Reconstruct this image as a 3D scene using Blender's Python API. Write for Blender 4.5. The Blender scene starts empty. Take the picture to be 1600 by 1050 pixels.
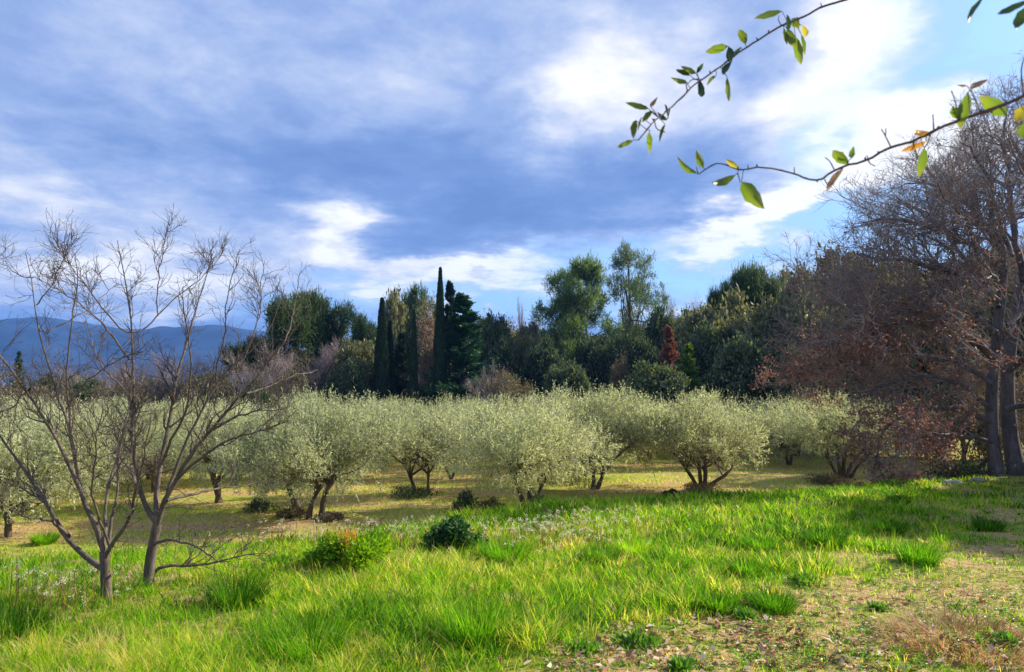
import bpy, math
import numpy as np
from math import radians, pi
SC = bpy.context.scene
COL = SC.collection
# ------------------------------------------------------------------ camera
F = 1155.0; CX, CY = 800.0, 525.0
PITCH = math.atan(75 / F)
CAMZ = 1.7
cam = bpy.data.cameras.new('camera'); camo = bpy.data.objects.new('camera', cam); COL.objects.link(camo)
cam.sensor_width = 36; cam.lens = 36 * F / 1600; cam.clip_start = 0.05; cam.clip_end = 20000
camo.location = (0, 0, CAMZ); camo.rotation_euler = (pi / 2 + PITCH, 0, 0)
SC.camera = camo
cam.dof.use_dof = True; cam.dof.focus_distance = 14.0; cam.dof.aperture_fstop = 10.0
# ------------------------------------------------------------------ sun, sky
SUN_AZ = 66.0      # degrees right of the view direction (+Y)
SUN_EL = 32.0
EXPOSURE = 0.8
sl = bpy.data.lights.new('sun', 'SUN'); sl.energy = 5.0; sl.angle = radians(0.6); sl.color = (1, .93, .80)
so = bpy.data.objects.new('sun', sl); COL.objects.link(so)
so.rotation_euler = (pi / 2 - radians(SUN_EL), 0, -radians(SUN_AZ) + pi)
so.location = (30, 20, 40)
SC.view_settings.view_transform = 'Standard'; SC.view_settings.look = 'None'
SC.view_settings.exposure = EXPOSURE; SC.view_settings.gamma = 1


def ray(px, py):
    x = (px - CX) / F; y = (CY - py) / F
    c, s = math.cos(PITCH), math.sin(PITCH)
    return np.array([x, c - y * s, s + y * c])


def at(px, py, Y):
    r = ray(px, py); return np.array([0, 0, CAMZ]) + r * (Y / r[1])


def azel(px, py):
    r = ray(px, py); r = r / np.linalg.norm(r)
    return math.atan2(r[0], r[1]), math.asin(r[2])


class NT:
    """tiny node tree helper"""
    def __init__(s, tree): s.t = tree; s.n = tree.nodes; s.l = tree.links

    def node(s, typ, **kw):
        n = s.n.new(typ)
        for k, v in kw.items():
            setattr(n, k, v)
        return n

    def put(s, sock, v):
        if hasattr(v, 'is_output') or isinstance(v, bpy.types.NodeSocket): s.l.new(v, sock)
        else: sock.default_value = v

    def m(s, op, a, b=0.0, c=None, clamp=False):
        n = s.n.new('ShaderNodeMath'); n.operation = op; n.use_clamp = clamp
        s.put(n.inputs[0], a); s.put(n.inputs[1], b)
        if c is not None: s.put(n.inputs[2], c)
        return n.outputs[0]

    def noise(s, vec, scale, detail=4, rough=.55, dist=0.0):
        n = s.n.new('ShaderNodeTexNoise'); n.inputs['Scale'].default_value = scale
        n.inputs['Detail'].default_value = detail; n.inputs['Roughness'].default_value = rough
        n.inputs['Distortion'].default_value = dist
        if vec is not None: s.l.new(vec, n.inputs['Vector'])
        return n.outputs['Fac']

    def ramp(s, fac, stops, interp='LINEAR'):
        n = s.n.new('ShaderNodeValToRGB'); cr = n.color_ramp; cr.interpolation = interp
        while len(cr.elements) < len(stops): cr.elements.new(.5)
        for e, (p, c) in zip(cr.elements, stops):
            e.position = p; e.color = (*c, 1) if len(c) == 3 else c
        s.put(n.inputs[0], fac)
        return n.outputs[0]

    def mix(s, fac, a, b, typ='MIX'):
        n = s.n.new('ShaderNodeMix'); n.data_type = 'RGBA'; n.blend_type = typ
        s.put(n.inputs[0], fac)
        s.put(n.inputs[6], a if not isinstance(a, tuple) else (*a, 1)); s.put(n.inputs[7], b if not isinstance(b, tuple) else (*b, 1))
        return n.outputs[2]


w = bpy.data.worlds.new('World'); SC.world = w; w.use_nodes = True
N = NT(w.node_tree); N.n.clear()
out = N.node('ShaderNodeOutputWorld'); bg = N.node('ShaderNodeBackground')
N.l.new(bg.outputs[0], out.inputs[0]); bg.inputs[1].default_value = 0.1
sky = N.node('ShaderNodeTexSky', sky_type='NISHITA', sun_disc=False)
sky.sun_elevation = radians(SUN_EL); sky.sun_rotation = radians(SUN_AZ)
tc = N.node('ShaderNodeTexCoord'); D = tc.outputs['Generated']
sep = N.node('ShaderNodeSeparateXYZ'); N.l.new(D, sep.inputs[0])
AZ = N.m('ARCTAN2', sep.outputs[0], sep.outputs[1]); EL = N.m('ARCSINE', sep.outputs[2])
# cloud-deck coordinates: direction hitting a flat layer overhead
den = N.m('ADD', N.m('MAXIMUM', sep.outputs[2], 0.0), 0.16)
cmb = N.node('ShaderNodeCombineXYZ')
N.l.new(N.m('DIVIDE', sep.outputs[0], den), cmb.inputs[0]); N.l.new(N.m('DIVIDE', sep.outputs[1], den), cmb.inputs[1])
P = cmb.outputs[0]
n1 = N.noise(P, 1.1, 7, .55, .3)
n2 = N.noise(P, 2.3, 7, .6, .3)
n3 = N.noise(P, 6.0, 7, .66, .2)
wa = N.noise(P, 1.8, 5, .6)
cmb2 = N.node('ShaderNodeVectorMath', operation='ADD'); N.l.new(P, cmb2.inputs[0]); cmb2.inputs[1].default_value = (7.3, 2.1, 4)
wb = N.noise(cmb2.outputs[0], 1.8, 5, .6)
AZw = N.m('ADD', AZ, N.m('MULTIPLY', N.m('SUBTRACT', wa, .5), .34))
ELw = N.m('ADD', EL, N.m('MULTIPLY', N.m('SUBTRACT', wb, .5), .16))


def blob(px, py, rx, ry, rot, amp, acc):
    """a soft bank of cloud (or a gap) standing in one part of the sky; rx, ry in degrees of arc"""
    a, e = azel(px, py)
    dx = N.m('SUBTRACT', AZw, a); dy = N.m('SUBTRACT', ELw, e)
    c, s = math.cos(radians(rot)), math.sin(radians(rot))
    u = N.m('ADD', N.m('MULTIPLY', dx, c), N.m('MULTIPLY', dy, s))
    v = N.m('SUBTRACT', N.m('MULTIPLY', dy, c), N.m('MULTIPLY', dx, s))
    q = N.m('ADD', N.m('POWER', N.m('ABSOLUTE', N.m('MULTIPLY', u, 57.3 / rx)), 2.0), N.m('POWER', N.m('ABSOLUTE', N.m('MULTIPLY', v, 57.3 / ry)), 2.0))
    g = N.m('EXPONENT', N.m('MULTIPLY', q, -1.0))
    return N.m('MULTIPLY_ADD', g, amp, acc)


B = N.m('ADD', .38, N.m('MULTIPLY', N.m('SUBTRACT', n1, .5), .95))
B = N.m('ADD', B, N.m('MULTIPLY', N.m('SUBTRACT', n2, .5), .80))
B = N.m('ADD', B, N.m('MULTIPLY', N.m('SUBTRACT', n3, .5), .40))
for a in [(-60, 120, 15, 6, 0, .12), (330, 60, 16, 6, -14, .10), (100, 250, 10, 3.5, -20, .05), (20, 305, 3.5, 2.2, 0, .28),
          (500, 350, 3.0, 1.7, -20, .46), (570, 425, 7, 1.6, -8, .44), (740, 420, 8, 1.0, -5, .44), (750, 480, 3, 1.0, 0, .42),
          (60, 420, 13, 2.0, 0, .22), (180, 440, 6, 2.4, 0, .15), (330, 440, 7, 1.6, 0, .12), (890, 150, 3.6, 3, 0, .32), (1000, 105, 5, 5, -20, .44), (1080, 180, 5, 3, 10, .16),
          (1240, 185, 7, 3.0, 16, .44), (1370, 70, 4, 6, 40, .42), (1450, 0, 5, 3, 20, .25), (1480, 170, 8, 1.6, 10, .28),
          (1120, 355, 6, 1.4, 22, .52), (1300, 285, 11, 1.3, 24, .62), (1230, 380, 2.2, 1.1, 0, .34), (1040, 470, 7, .9, 0, .35), (940, 380, 5, 1.6, 10, .12),
          (300, 240, 20, 3.2, -8, -.14), (700, 275, 16, 3.6, -3, -.20), (1000, 290, 8, 2.6, 12, -.16), (880, 355, 12, 1.6, 0, -.20), (250, 60, 6, 2, -40, -.06), (1130, 245, 6, 2.0, 20, -.12),
          (1200, 60, 5, 2.6, 20, -.08), (650, 395, 7, 1.0, 0, -.10)]:
    B = blob(*a, B)
cloud = N.ramp(N.m('ADD', B, 0.0, clamp=True), [(0, (1.05, 1.7, 3.6)), (.2, (1.35, 2.1, 4.1)), (.38, (2.1, 2.85, 4.8)), (.54, (3.2, 3.8, 5.3)), (.70, (5.0, 5.2, 5.9)), (.86, (7.0, 7.0, 7.1))])
# gaps where the blue sky shows
G = N.m('MULTIPLY', N.m('SUBTRACT', n2, .5), .8)
for a in [(1530, 90, 9, 6, 20, 1.0), (1420, 290, 9, 2.2, 22, .55), (1180, 430, 20, 3.2, 4, .75), (1350, 370, 8, 4, 15, .8), (900, 440, 10, 2, 0, .45), (560, 470, 12, 1.8, 0, .5), (850, 480, 4, 2, 0, .4), (1300, 240, 3, 1, 0, .5), (700, 455, 5, 1, 0, .35)]:
    G = blob(*a, G)
gap = N.m('MULTIPLY', N.m('SUBTRACT', G, .22), 2.0, clamp=True)
# thick bright cloud closes the gap again
gap = N.m('MULTIPLY', gap, N.m('SUBTRACT', 1.5, N.m('MULTIPLY', B, 1.45), clamp=True), clamp=True)
skc = N.mix(1.0, sky.outputs[0], (1.0, 1.12, 1.35), 'MULTIPLY')
skc = N.mix(.62, skc, (2.3, 4.6, 8.2))
fin = N.mix(gap, cloud, skc)
N.l.new(fin, bg.inputs[0])

# ------------------------------------------------------------------ mesh helpers
rng = np.random.default_rng(7)


def mesh(name, V, Q, T=None, attr=None, smooth=False):
    me = bpy.data.meshes.new(name)
    V = np.asarray(V, dtype=np.float32)
    nq = len(Q); nt = 0 if T is None else len(T)
    me.vertices.add(len(V)); me.vertices.foreach_set('co', V.ravel())
    loops = np.concatenate([np.asarray(Q, dtype=np.int32).ravel()] + ([np.asarray(T, dtype=np.int32).ravel()] if nt else []))
    me.loops.add(len(loops)); me.loops.foreach_set('vertex_index', loops)
    st = np.concatenate([np.arange(nq) * 4, nq * 4 + np.arange(nt) * 3]).astype(np.int32)
    me.polygons.add(nq + nt); me.polygons.foreach_set('loop_start', st)
    if attr is not None:
        for k, a in attr.items():
            at_ = me.attributes.new(k, 'FLOAT', 'FACE'); at_.data.foreach_set('value', np.asarray(a, dtype=np.float32))
    if smooth: me.polygons.foreach_set('use_smooth', np.ones(nq + nt, dtype=bool))
    me.update(calc_edges=True)
    return me


def obj(name, me, mat, parent=None, loc=None):
    o = bpy.data.objects.new(name, me); COL.objects.link(o)
    if mat is not None and len(me.materials) == 0: me.materials.append(mat)
    if parent is not None: o.parent = parent
    if loc is not None: o.location = loc
    return o


def tag(o, label=None, cat=None, group=None, kind=None):
    if label: o['label'] = label
    if cat: o['category'] = cat
    if group: o['group'] = group
    if kind: o['kind'] = kind
    return o


def thing(name, label, cat, loc=(0, 0, 0), group=None, rz=0):
    o = bpy.data.objects.new(name, None); COL.objects.link(o); o.location = tuple(float(v) for v in loc); o.rotation_euler = (0, 0, rz)
    o.empty_display_size = .3
    return tag(o, label, cat, group)


def dup(root, loc, rz=0, scale=(1, 1, 1), label=None, name=None, cat=None, group=None):
    r = root.copy(); COL.objects.link(r); r.location = tuple(float(v) for v in loc); r.rotation_euler = (0, 0, rz); r.scale = scale
    if name: r.name = name
    for k, v in (('label', label), ('category', cat), ('group', group)):
        if v: r[k] = v
    for ch in root.children:
        c = ch.copy(); COL.objects.link(c); c.parent = r
    return r


class Mesher:
    def __init__(s): s.V = []; s.Q = []; s.n = 0

    def add(s, V, Q):
        if len(V) == 0: return s
        s.V.append(V); s.Q.append(Q + s.n); s.n += len(V); return s

    def build(s, name, smooth=False, attr=None):
        return mesh(name, np.concatenate(s.V), np.concatenate(s.Q), smooth=smooth, attr=attr)


def nrm(a): return a / (np.linalg.norm(a, axis=-1, keepdims=True) + 1e-9)


def tubes(P, R, sides=5):
    """P (N,K,3) polylines, R (N,K) radii -> verts, quads"""
    P = np.asarray(P, float); R = np.asarray(R, float)
    if P.ndim == 2: P = P[None]; R = R[None]
    n, K, _ = P.shape
    T = np.gradient(P, axis=1); T = nrm(T)
    ref = np.tile(np.array([.31, .17, .93]), (n, 1)); m = np.abs((nrm(P[:, -1] - P[:, 0]) * nrm(ref)).sum(-1)) > .8
    ref[m] = (.95, .2, .1)
    U = nrm(np.cross(T, ref[:, None, :])); W = np.cross(T, U)
    a = np.arange(sides) * 2 * pi / sides
    V = P[:, :, None, :] + R[:, :, None, None] * (np.cos(a)[None, None, :, None] * U[:, :, None, :] + np.sin(a)[None, None, :, None] * W[:, :, None, :])
    V = V.reshape(-1, 3)
    i = np.arange(n)[:, None, None]; k = np.arange(K - 1)[None, :, None]; j = np.arange(sides)[None, None, :]
    b = i * K * sides; j2 = (j + 1) % sides
    Q = np.stack([b + k * sides + j, b + k * sides + j2, b + (k + 1) * sides + j2, b + (k + 1) * sides + j], -1).reshape(-1, 4)
    return V, Q


def resample(pts, K):
    pts = np.asarray(pts, float); d = np.r_[0, np.cumsum(np.linalg.norm(np.diff(pts, axis=0), axis=1))]
    t = np.linspace(0, d[-1], K)
    # smooth with catmull-like interpolation
    out = np.stack([np.interp(t, d, pts[:, i]) for i in range(3)], 1)
    for _ in range(2):
        out[1:-1] = out[1:-1] * .5 + (out[:-2] + out[2:]) * .25
    return out


def grow(P, R, count, K, length, ang, up=0.0, jit=.25, t0=.15, t1=1.0, rfac=.55, rend=.35, g=rng, minr=.0015, flat=None, power=1.0):
    """children branches on parents. returns P,R (count,K,..)"""
    n, Kp, _ = P.shape
    L = np.linalg.norm(np.diff(P, axis=1), axis=2).sum(1)
    pi_ = g.choice(n, count, p=L / L.sum())
    t = t0 + (t1 - t0) * g.random(count) ** power
    f = t * (Kp - 1); k = np.minimum(f.astype(int), Kp - 2); fr = (f - k)[:, None]
    p0 = P[pi_, k] * (1 - fr) + P[pi_, k + 1] * fr
    tan = nrm(P[pi_, k + 1] - P[pi_, k])
    rnd = g.normal(size=(count, 3))
    if flat is not None: rnd *= flat
    perp = nrm(rnd - (rnd * tan).sum(-1, keepdims=True) * tan)
    a = np.radians(ang * (1 + .35 * g.normal(size=count)))[:, None]
    d = nrm(tan * np.cos(a) + perp * np.sin(a) + np.array([0, 0, up]))
    if callable(length): Ls = length(L[pi_], t, g, count)
    else: Ls = length * (.5 + .8 * g.random(count)) * (1.25 - .8 * t)
    step = (Ls / (K - 1))[:, None]
    Cp = np.zeros((count, K, 3)); Cp[:, 0] = p0
    for i in range(1, K):
        Cp[:, i] = Cp[:, i - 1] + d * step
        d = nrm(d + g.normal(size=(count, 3)) * jit + np.array([0, 0, up * .5]))
    r0 = (R[pi_, k] * (1 - fr[:, 0]) + R[pi_, k + 1] * fr[:, 0]) * rfac
    r0 = np.maximum(r0, minr)
    s = np.linspace(0, 1, K)
    Cr = r0[:, None] * (1 - s[None] * (1 - rend)); Cr = np.maximum(Cr, minr * .6)
    return Cp, Cr


def leaves(C, Dr, L, W, g=rng, nb=None, fold=.12):
    """rhombic leaf quads at C pointing along Dr; nb biases the normals"""
    n = len(C); Dr = nrm(Dr); r = g.normal(size=(n, 3))
    if nb is not None: r = r * .8 + nb
    S = nrm(np.cross(Dr, r)); Nn = np.cross(S, Dr)
    L = np.broadcast_to(L, (n,))[:, None]; W = np.broadcast_to(W, (n,))[:, None]
    V = np.stack([C, C + Dr * L * .45 + S * W * .5 + Nn * W * fold, C + Dr * L, C + Dr * L * .45 - S * W * .5 + Nn * W * fold], 1).reshape(-1, 3)
    Q = np.arange(4 * n).reshape(n, 4)
    return V, Q


def sample_blobs(blobs, n, g, lo=.55, hi=1.05, zmin=None, keep=.62):
    """points in the outer shells of a union of ellipsoids -> pts, outward normals"""
    B = np.asarray(blobs, float); vol = (B[:, 3] * B[:, 4] * B[:, 5]) ** .67
    res = []; nor = []
    tot = 0
    while tot < n:
        i = g.choice(len(B), n, p=vol / vol.sum())
        d = nrm(g.normal(size=(n, 3))); r = lo + (hi - lo) * g.random(n) ** .6
        p = B[i, :3] + d * B[i, 3:6] * r[:, None]
        q = (p[:, None, :] - B[None, :, :3]) / B[None, :, 3:6]
        inside = (np.linalg.norm(q, axis=2) < keep).any(1)
        ok = ~inside
        if zmin is not None: ok &= p[:, 2] > zmin
        res.append(p[ok]); nor.append(nrm(d[ok] / B[i[ok], 3:6])); tot += ok.sum()
    return np.concatenate(res)[:n], np.concatenate(nor)[:n]


# ------------------------------------------------------------------ materials
def mat_leaf(name, stops, transl=.35, tcol=1.6, rough=.7, spec=.15, attr=None, objvar=.25, nscale=.35, tyel=(1.0, 1.05, .45)):
    m = bpy.data.materials.new(name); m.use_nodes = True; N = NT(m.node_tree); N.n.clear()
    out = N.node('ShaderNodeOutputMaterial')
    if attr: a = N.node('ShaderNodeAttribute', attribute_name=attr); rnd = a.outputs['Fac']
    else:
        g = N.node('ShaderNodeNewGeometry'); rnd = g.outputs['Random Per Island']
    oi = N.node('ShaderNodeObjectInfo'); tcn = N.node('ShaderNodeTexCoord')
    nz = N.noise(tcn.outputs['Object'], nscale, 3)
    f = N.m('ADD', N.m('MULTIPLY', rnd, .62 if not attr else 1.0), N.m('MULTIPLY', N.m('SUBTRACT', nz, .5), .9 if not attr else .35))
    f = N.m('ADD', f, N.m('MULTIPLY', oi.outputs['Random'], objvar), clamp=True)
    c = N.ramp(f, stops)
    p = N.node('ShaderNodeBsdfPrincipled'); N.l.new(c, p.inputs['Base Color'])
    p.inputs['Roughness'].default_value = rough; p.inputs['Specular IOR Level'].default_value = spec
    t = N.node('ShaderNodeBsdfTranslucent')
    N.l.new(N.mix(1.0, N.mix(1.0, c, tuple(v for v in tyel), 'MULTIPLY'), (tcol,) * 3, 'MULTIPLY'), t.inputs[0])
    mx = N.node('ShaderNodeMixShader'); mx.inputs[0].default_value = transl
    N.l.new(p.outputs[0], mx.inputs[1]); N.l.new(t.outputs[0], mx.inputs[2]); N.l.new(mx.outputs[0], out.inputs[0])
    return m


def mat_bark(name, c1, c2, scale=6, bump=.6, stretch=.25, rough=.85):
    m = bpy.data.materials.new(name); m.use_nodes = True; N = NT(m.node_tree)
    p = N.n['Principled BSDF']; tcn = N.node('ShaderNodeTexCoord')
    mp = N.node('ShaderNodeMapping'); mp.inputs['Scale'].default_value = (1, 1, stretch); N.l.new(tcn.outputs['Object'], mp.inputs[0])
    n = N.noise(mp.outputs[0], scale, 6, .65); n2 = N.noise(mp.outputs[0], scale * 6, 4, .7)
    f = N.m('ADD', N.m('MULTIPLY', n, .6), N.m('MULTIPLY', n2, .4))
    N.l.new(N.ramp(f, [(.35, c1), (.62, c2)]), p.inputs['Base Color']); p.inputs['Roughness'].default_value = rough
    b = N.node('ShaderNodeBump'); b.inputs['Strength'].default_value = bump; b.inputs['Distance'].default_value = .02
    N.l.new(f, b.inputs['Height']); N.l.new(b.outputs[0], p.inputs['Normal'])
    return m


M = {}
M['olive'] = mat_leaf('olive_leaves', [(0, (.11, .12, .08)), (.3, (.31, .325, .20)), (.65, (.55, .565, .36)), (1, (.82, .82, .60))], .45, 1.6, .55, .35, nscale=.9, objvar=.12, tyel=(1, 1.0, .6))
M['olive_bark'] = mat_bark('olive_bark', (.035, .024, .017), (.15, .105, .07), 9)
M['bark'] = mat_bark('bare_tree_bark', (.035, .026, .02), (.20, .15, .105), 14)
M['twig'] = mat_bark('twig_bark', (.030, .022, .018), (.15, .11, .085), 18)
M['oak_bark'] = mat_bark('oak_bark', (.05, .04, .036), (.19, .155, .135), 5)
M['oak_twig'] = mat_bark('oak_twig', (.13, .095, .078), (.37, .285, .23), 6)
M['dark_bark'] = mat_bark('dark_bark', (.025, .02, .016), (.11, .085, .065), 4)
M['pine_bark'] = mat_bark('pine_bark', (.06, .045, .035), (.22, .17, .13), 4)
M['holm'] = mat_leaf('holm_oak_leaves', [(0, (.03, .055, .036)), (.4, (.09, .125, .07)), (.75, (.21, .235, .12)), (1, (.34, .35, .20))], .25, 1.2, .75, .1, nscale=.28)
M['olivegreen'] = mat_leaf('olive_green_leaves', [(0, (.07, .08, .045)), (.4, (.18, .18, .09)), (.75, (.30, .28, .14)), (1, (.42, .37, .20))], .3, 1.3, .5, .3, nscale=.3)
M['cypress'] = mat_leaf('cypress_foliage', [(0, (.012, .028, .018)), (.5, (.028, .055, .030)), (1, (.075, .11, .05))], .12, 1.2, .6, .2, nscale=1.)
M['conifer'] = mat_leaf('conifer_foliage', [(0, (.016, .05, .03)), (.5, (.04, .115, .055)), (1, (.10, .21, .09))], .2, 1.3, .5, .3, nscale=.6)
M['pine'] = mat_leaf('pine_needles', [(0, (.04, .075, .038)), (.4, (.105, .165, .06)), (.75, (.22, .29, .10)), (1, (.34, .40, .16))], .35, 1.5, .5, .3, nscale=.4)
M['stonepine'] = mat_leaf('stone_pine_needles', [(0, (.016, .04, .02)), (.4, (.045, .09, .03)), (.75, (.12, .17, .045)), (1, (.22, .25, .09))], .25, 1.4, .5, .3, nscale=.35)
M['palepine'] = mat_leaf('pale_pine_needles', [(0, (.06, .09, .05)), (.5, (.13, .18, .09)), (1, (.25, .28, .15))], .35, 1.4, .5, .3, nscale=.4)
M['mauve'] = mat_bark('mauve_twig_bark', (.20, .145, .13), (.44, .34, .30), 6)
M['dead'] = mat_leaf('dead_needles', [(0, (.14, .065, .045)), (.5, (.30, .15, .10)), (1, (.44, .27, .19))], .25, 1.2, .7, .1, nscale=.6, tyel=(1.1, .8, .6))
M['brownleaf'] = mat_leaf('dry_oak_leaves', [(0, (.11, .06, .05)), (.4, (.24, .13, .10)), (.75, (.36, .21, .16)), (1, (.48, .34, .25))], .3, 1.3, .6, .2, nscale=.7, tyel=(1.15, .85, .6))
M['pinktree'] = mat_leaf('pinkish_dry_leaves', [(0, (.13, .10, .065)), (.5, (.26, .19, .13)), (1, (.42, .31, .21))], .3, 1.2, .6, .2, nscale=.7, tyel=(1.1, .9, .7))
M['brightgreen'] = mat_leaf('bright_green_foliage', [(0, (.06, .12, .02)), (.5, (.16, .26, .05)), (1, (.28, .36, .10))], .4, 1.5, .5, .3, nscale=1)
M['thicket'] = mat_leaf('thicket_leaves', [(0, (.07, .055, .035)), (.4, (.17, .135, .08)), (.75, (.28, .22, .13)), (1, (.38, .30, .19))], .25, 1.2, .6, .2, nscale=.5)
M['grass'] = mat_leaf('grass_blades', [(0, (.02, .07, .008)), (.22, (.07, .19, .008)), (.45, (.165, .38, .010)), (.66, (.36, .50, .018)), (.82, (.62, .52, .07)), (1, (.66, .50, .25))], .52, 1.7, .7, .08, attr='tone', objvar=0, nscale=.5, tyel=(1.0, 1.05, .5))
M['drygrass'] = mat_leaf('dry_grass', [(0, (.14, .08, .03)), (.5, (.42, .25, .11)), (1, (.66, .46, .22))], .45, 1.4, .6, .2, tyel=(1, .9, .6), nscale=2)
M['weed'] = mat_leaf('weed_leaves', [(0, (.04, .11, .01)), (.5, (.11, .26, .02)), (1, (.26, .44, .05))], .35, 1.5, .4, .4, nscale=3)
M['ivy'] = mat_leaf('ivy_leaves', [(0, (.012, .04, .014)), (.45, (.03, .10, .022)), (.75, (.10, .21, .045)), (1, (.35, .46, .18))], .25, 1.5, .55, .25, nscale=3)
M['euphorb'] = mat_leaf('spurge_leaves', [(0, (.05, .15, .008)), (.5, (.20, .36, .012)), (1, (.48, .55, .02))], .5, 1.5, .4, .3, nscale=3)
M['orange'] = mat_leaf('orange_stalk_leaves', [(0, (.40, .28, .04)), (.5, (.62, .36, .05)), (1, (.75, .52, .12))], .4, 1.4, .5, .2, nscale=3, tyel=(1, .9, .5))
M['flower'] = mat_leaf('white_flower_heads', [(0, (.62, .54, .36)), (.5, (.82, .76, .56)), (1, (.88, .84, .70))], .45, 1.3, .7, .1, tyel=(1, 1, .9))
M['litter'] = mat_leaf('fallen_leaves', [(0, (.20, .09, .05)), (.3, (.42, .22, .13)), (.5, (.66, .48, .34)), (1, (.82, .72, .60))], .2, 1., .8, .1, objvar=0, tyel=(1, .9, .8), nscale=2)


def mat_ground():
    m = bpy.data.materials.new('ground_soil_and_turf'); m.use_nodes = True; N = NT(m.node_tree)
    p = N.n['Principled BSDF']; p.inputs['Roughness'].default_value = .95; p.inputs['Specular IOR Level'].default_value = .1
    tcn = N.node('ShaderNodeTexCoord'); O = tcn.outputs['Object']
    at_ = N.node('ShaderNodeAttribute', attribute_name='zone'); zone = at_.outputs['Fac']   # 0 meadow 1 field 2 wood floor
    big = N.noise(O, .22, 4, .6); mid = N.noise(O, 1.1, 5, .65); fine = N.noise(O, 14, 6, .7); vf = N.noise(O, 70, 3, .7)
    mp = N.node('ShaderNodeMapping'); mp.inputs['Scale'].default_value = (.13, .75, 1); mp.inputs['Rotation'].default_value = (0, 0, .12); N.l.new(O, mp.inputs[0])
    rows = N.noise(mp.outputs[0], 1.0, 5, .6)
    grain = N.m('ADD', N.m('MULTIPLY', fine, .6), N.m('MULTIPLY', vf, .4))
    soil = N.ramp(grain, [(.34, (.15, .08, .035)), (.5, (.48, .30, .125)), (.66, (.72, .52, .27))])
    turf = N.ramp(grain, [(.34, (.06, .10, .01)), (.5, (.24, .29, .02)), (.66, (.45, .44, .07))])
    # meadow
    fm = N.ramp(N.m('ADD', N.m('MULTIPLY', mid, .6), N.m('MULTIPLY', fine, .4)), [(.42, (0, 0, 0)), (.52, (1, 1, 1))])
    meadow = N.mix(fm, turf, soil)
    ff = N.m('ADD', N.m('MULTIPLY', rows, .65), N.m('MULTIPLY', N.m('ADD', N.m('MULTIPLY', mid, .5), N.m('MULTIPLY', fine, .5)), .35))
    fieldc = N.mix(N.ramp(ff, [(.44, (0, 0, 0)), (.55, (1, 1, 1))]), N.ramp(grain, [(.34, (.12, .14, .02)), (.5, (.34, .35, .05)), (.66, (.54, .50, .14))]), soil)
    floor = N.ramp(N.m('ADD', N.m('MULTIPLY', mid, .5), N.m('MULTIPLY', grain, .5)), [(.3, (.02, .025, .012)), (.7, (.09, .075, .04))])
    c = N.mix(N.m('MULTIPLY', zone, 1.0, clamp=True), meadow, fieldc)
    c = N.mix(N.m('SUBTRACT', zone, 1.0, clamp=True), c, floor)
    N.l.new(c, p.inputs['Base Color'])
    b = N.node('ShaderNodeBump'); b.inputs['Strength'].default_value = .8; b.inputs['Distance'].default_value = .04
    N.l.new(N.m('ADD', grain, mid), b.inputs['Height']); N.l.new(b.outputs[0], p.inputs['Normal'])
    return m


# ------------------------------------------------------------------ terrain
def vnoise(x, y, s, seed=0):
    x = np.asarray(x) / s + seed * 17.3; y = np.asarray(y) / s + seed * 9.1
    return (np.sin(x * 1.3 + 1.7 * np.sin(y * .9)) + np.sin(y * 1.7 + 1.3 * np.sin(x * 1.1 + 2)) + .5 * np.sin(x * 3.1 + y * 2.3)) / 2.5


EX = np.array([-30, -8, -4.9, -2.4, 0, 3, 6.3, 11.3, 20, 60]); EY = np.array([5.5, 6.6, 7.9, 9.2, 12.0, 13.5, 14.8, 17.5, 22, 40])


def edge(x): return np.interp(x, EX, EY)


def sm(t): t = np.clip(t, 0, 1); return t * t * (3 - 2 * t)


def H(x, y):
    x = np.asarray(x, float); y = np.asarray(y, float)
    mead = -.03 * y + .05 * vnoise(x, y, 1.6) + .03 * vnoise(x, y, .55, 3)
    field = -1.95 - .013 * np.clip(y - 15, 0, 60) + .06 * vnoise(x, y, 4, 1)
    field = field + sm((y - 57) / 60) * 6.5 * sm((x + 16) / 30) + 9 * sm((x - 22) / 40) * sm((y - 22) / 40)
    field = field + sm((x + 24) / 18) * 2.0 * sm((y - 66) / 40) * (1 - sm((x + 16) / 30))
    t = sm((y - edge(x)) / 5.0)
    return mead * (1 - t) + field * t


def ground_point(px, py):
    r = ray(px, py); s = 1.0
    for _ in range(4000):
        p = np.array([0, 0, CAMZ]) + r * s
        if p[2] <= H(p[0], p[1]): return p
        s += .02 + s * .001
    return p


def field_point(px, py):
    """where that bearing meets the orchard floor itself, ignoring the meadow bank in front of it"""
    r = ray(px, py); y = 20.
    for _ in range(60):
        zf = -1.95 - .013 * min(max(y - 15, 0), 60)
        y = .5 * y + .5 * ((zf - CAMZ) / r[2] * r[1])
    p = np.array([r[0] / r[1] * y, y, 0]); p[2] = H(p[0], p[1]); return p


def on(x, y, dz=0): return (float(x), float(y), float(H(x, y)) + dz)


ys = np.r_[np.arange(-6, 24, .2), np.arange(24, 120, 1.2), np.geomspace(121, 9000, 50)]
xs = np.r_[-np.geomspace(9000, 46, 34), np.arange(-45, -16, 1.0), np.arange(-16, 16, .2), np.arange(16, 46, 1.0), np.geomspace(46, 9000, 34)]
X, Y = np.meshgrid(xs, ys)
Z = H(X, Y)
far = sm((Y - 130) / 200); Z = Z * (1 - far) + (-6 - .002 * Y) * far
V = np.stack([X, Y, Z], -1).reshape(-1, 3); nx = len(xs); ny = len(ys)
i, j = np.meshgrid(np.arange(nx - 1), np.arange(ny - 1)); b0 = (j * nx + i).ravel()
Q = np.stack([b0, b0 + 1, b0 + nx + 1, b0 + nx], 1)
me = mesh('ground', V, Q, smooth=True)
zn = me.attributes.new('zone', 'FLOAT', 'POINT')
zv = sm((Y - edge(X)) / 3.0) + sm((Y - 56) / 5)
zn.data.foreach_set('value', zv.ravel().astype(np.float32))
g_o = tag(obj('ground', me, mat_ground()), kind='structure')

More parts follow.
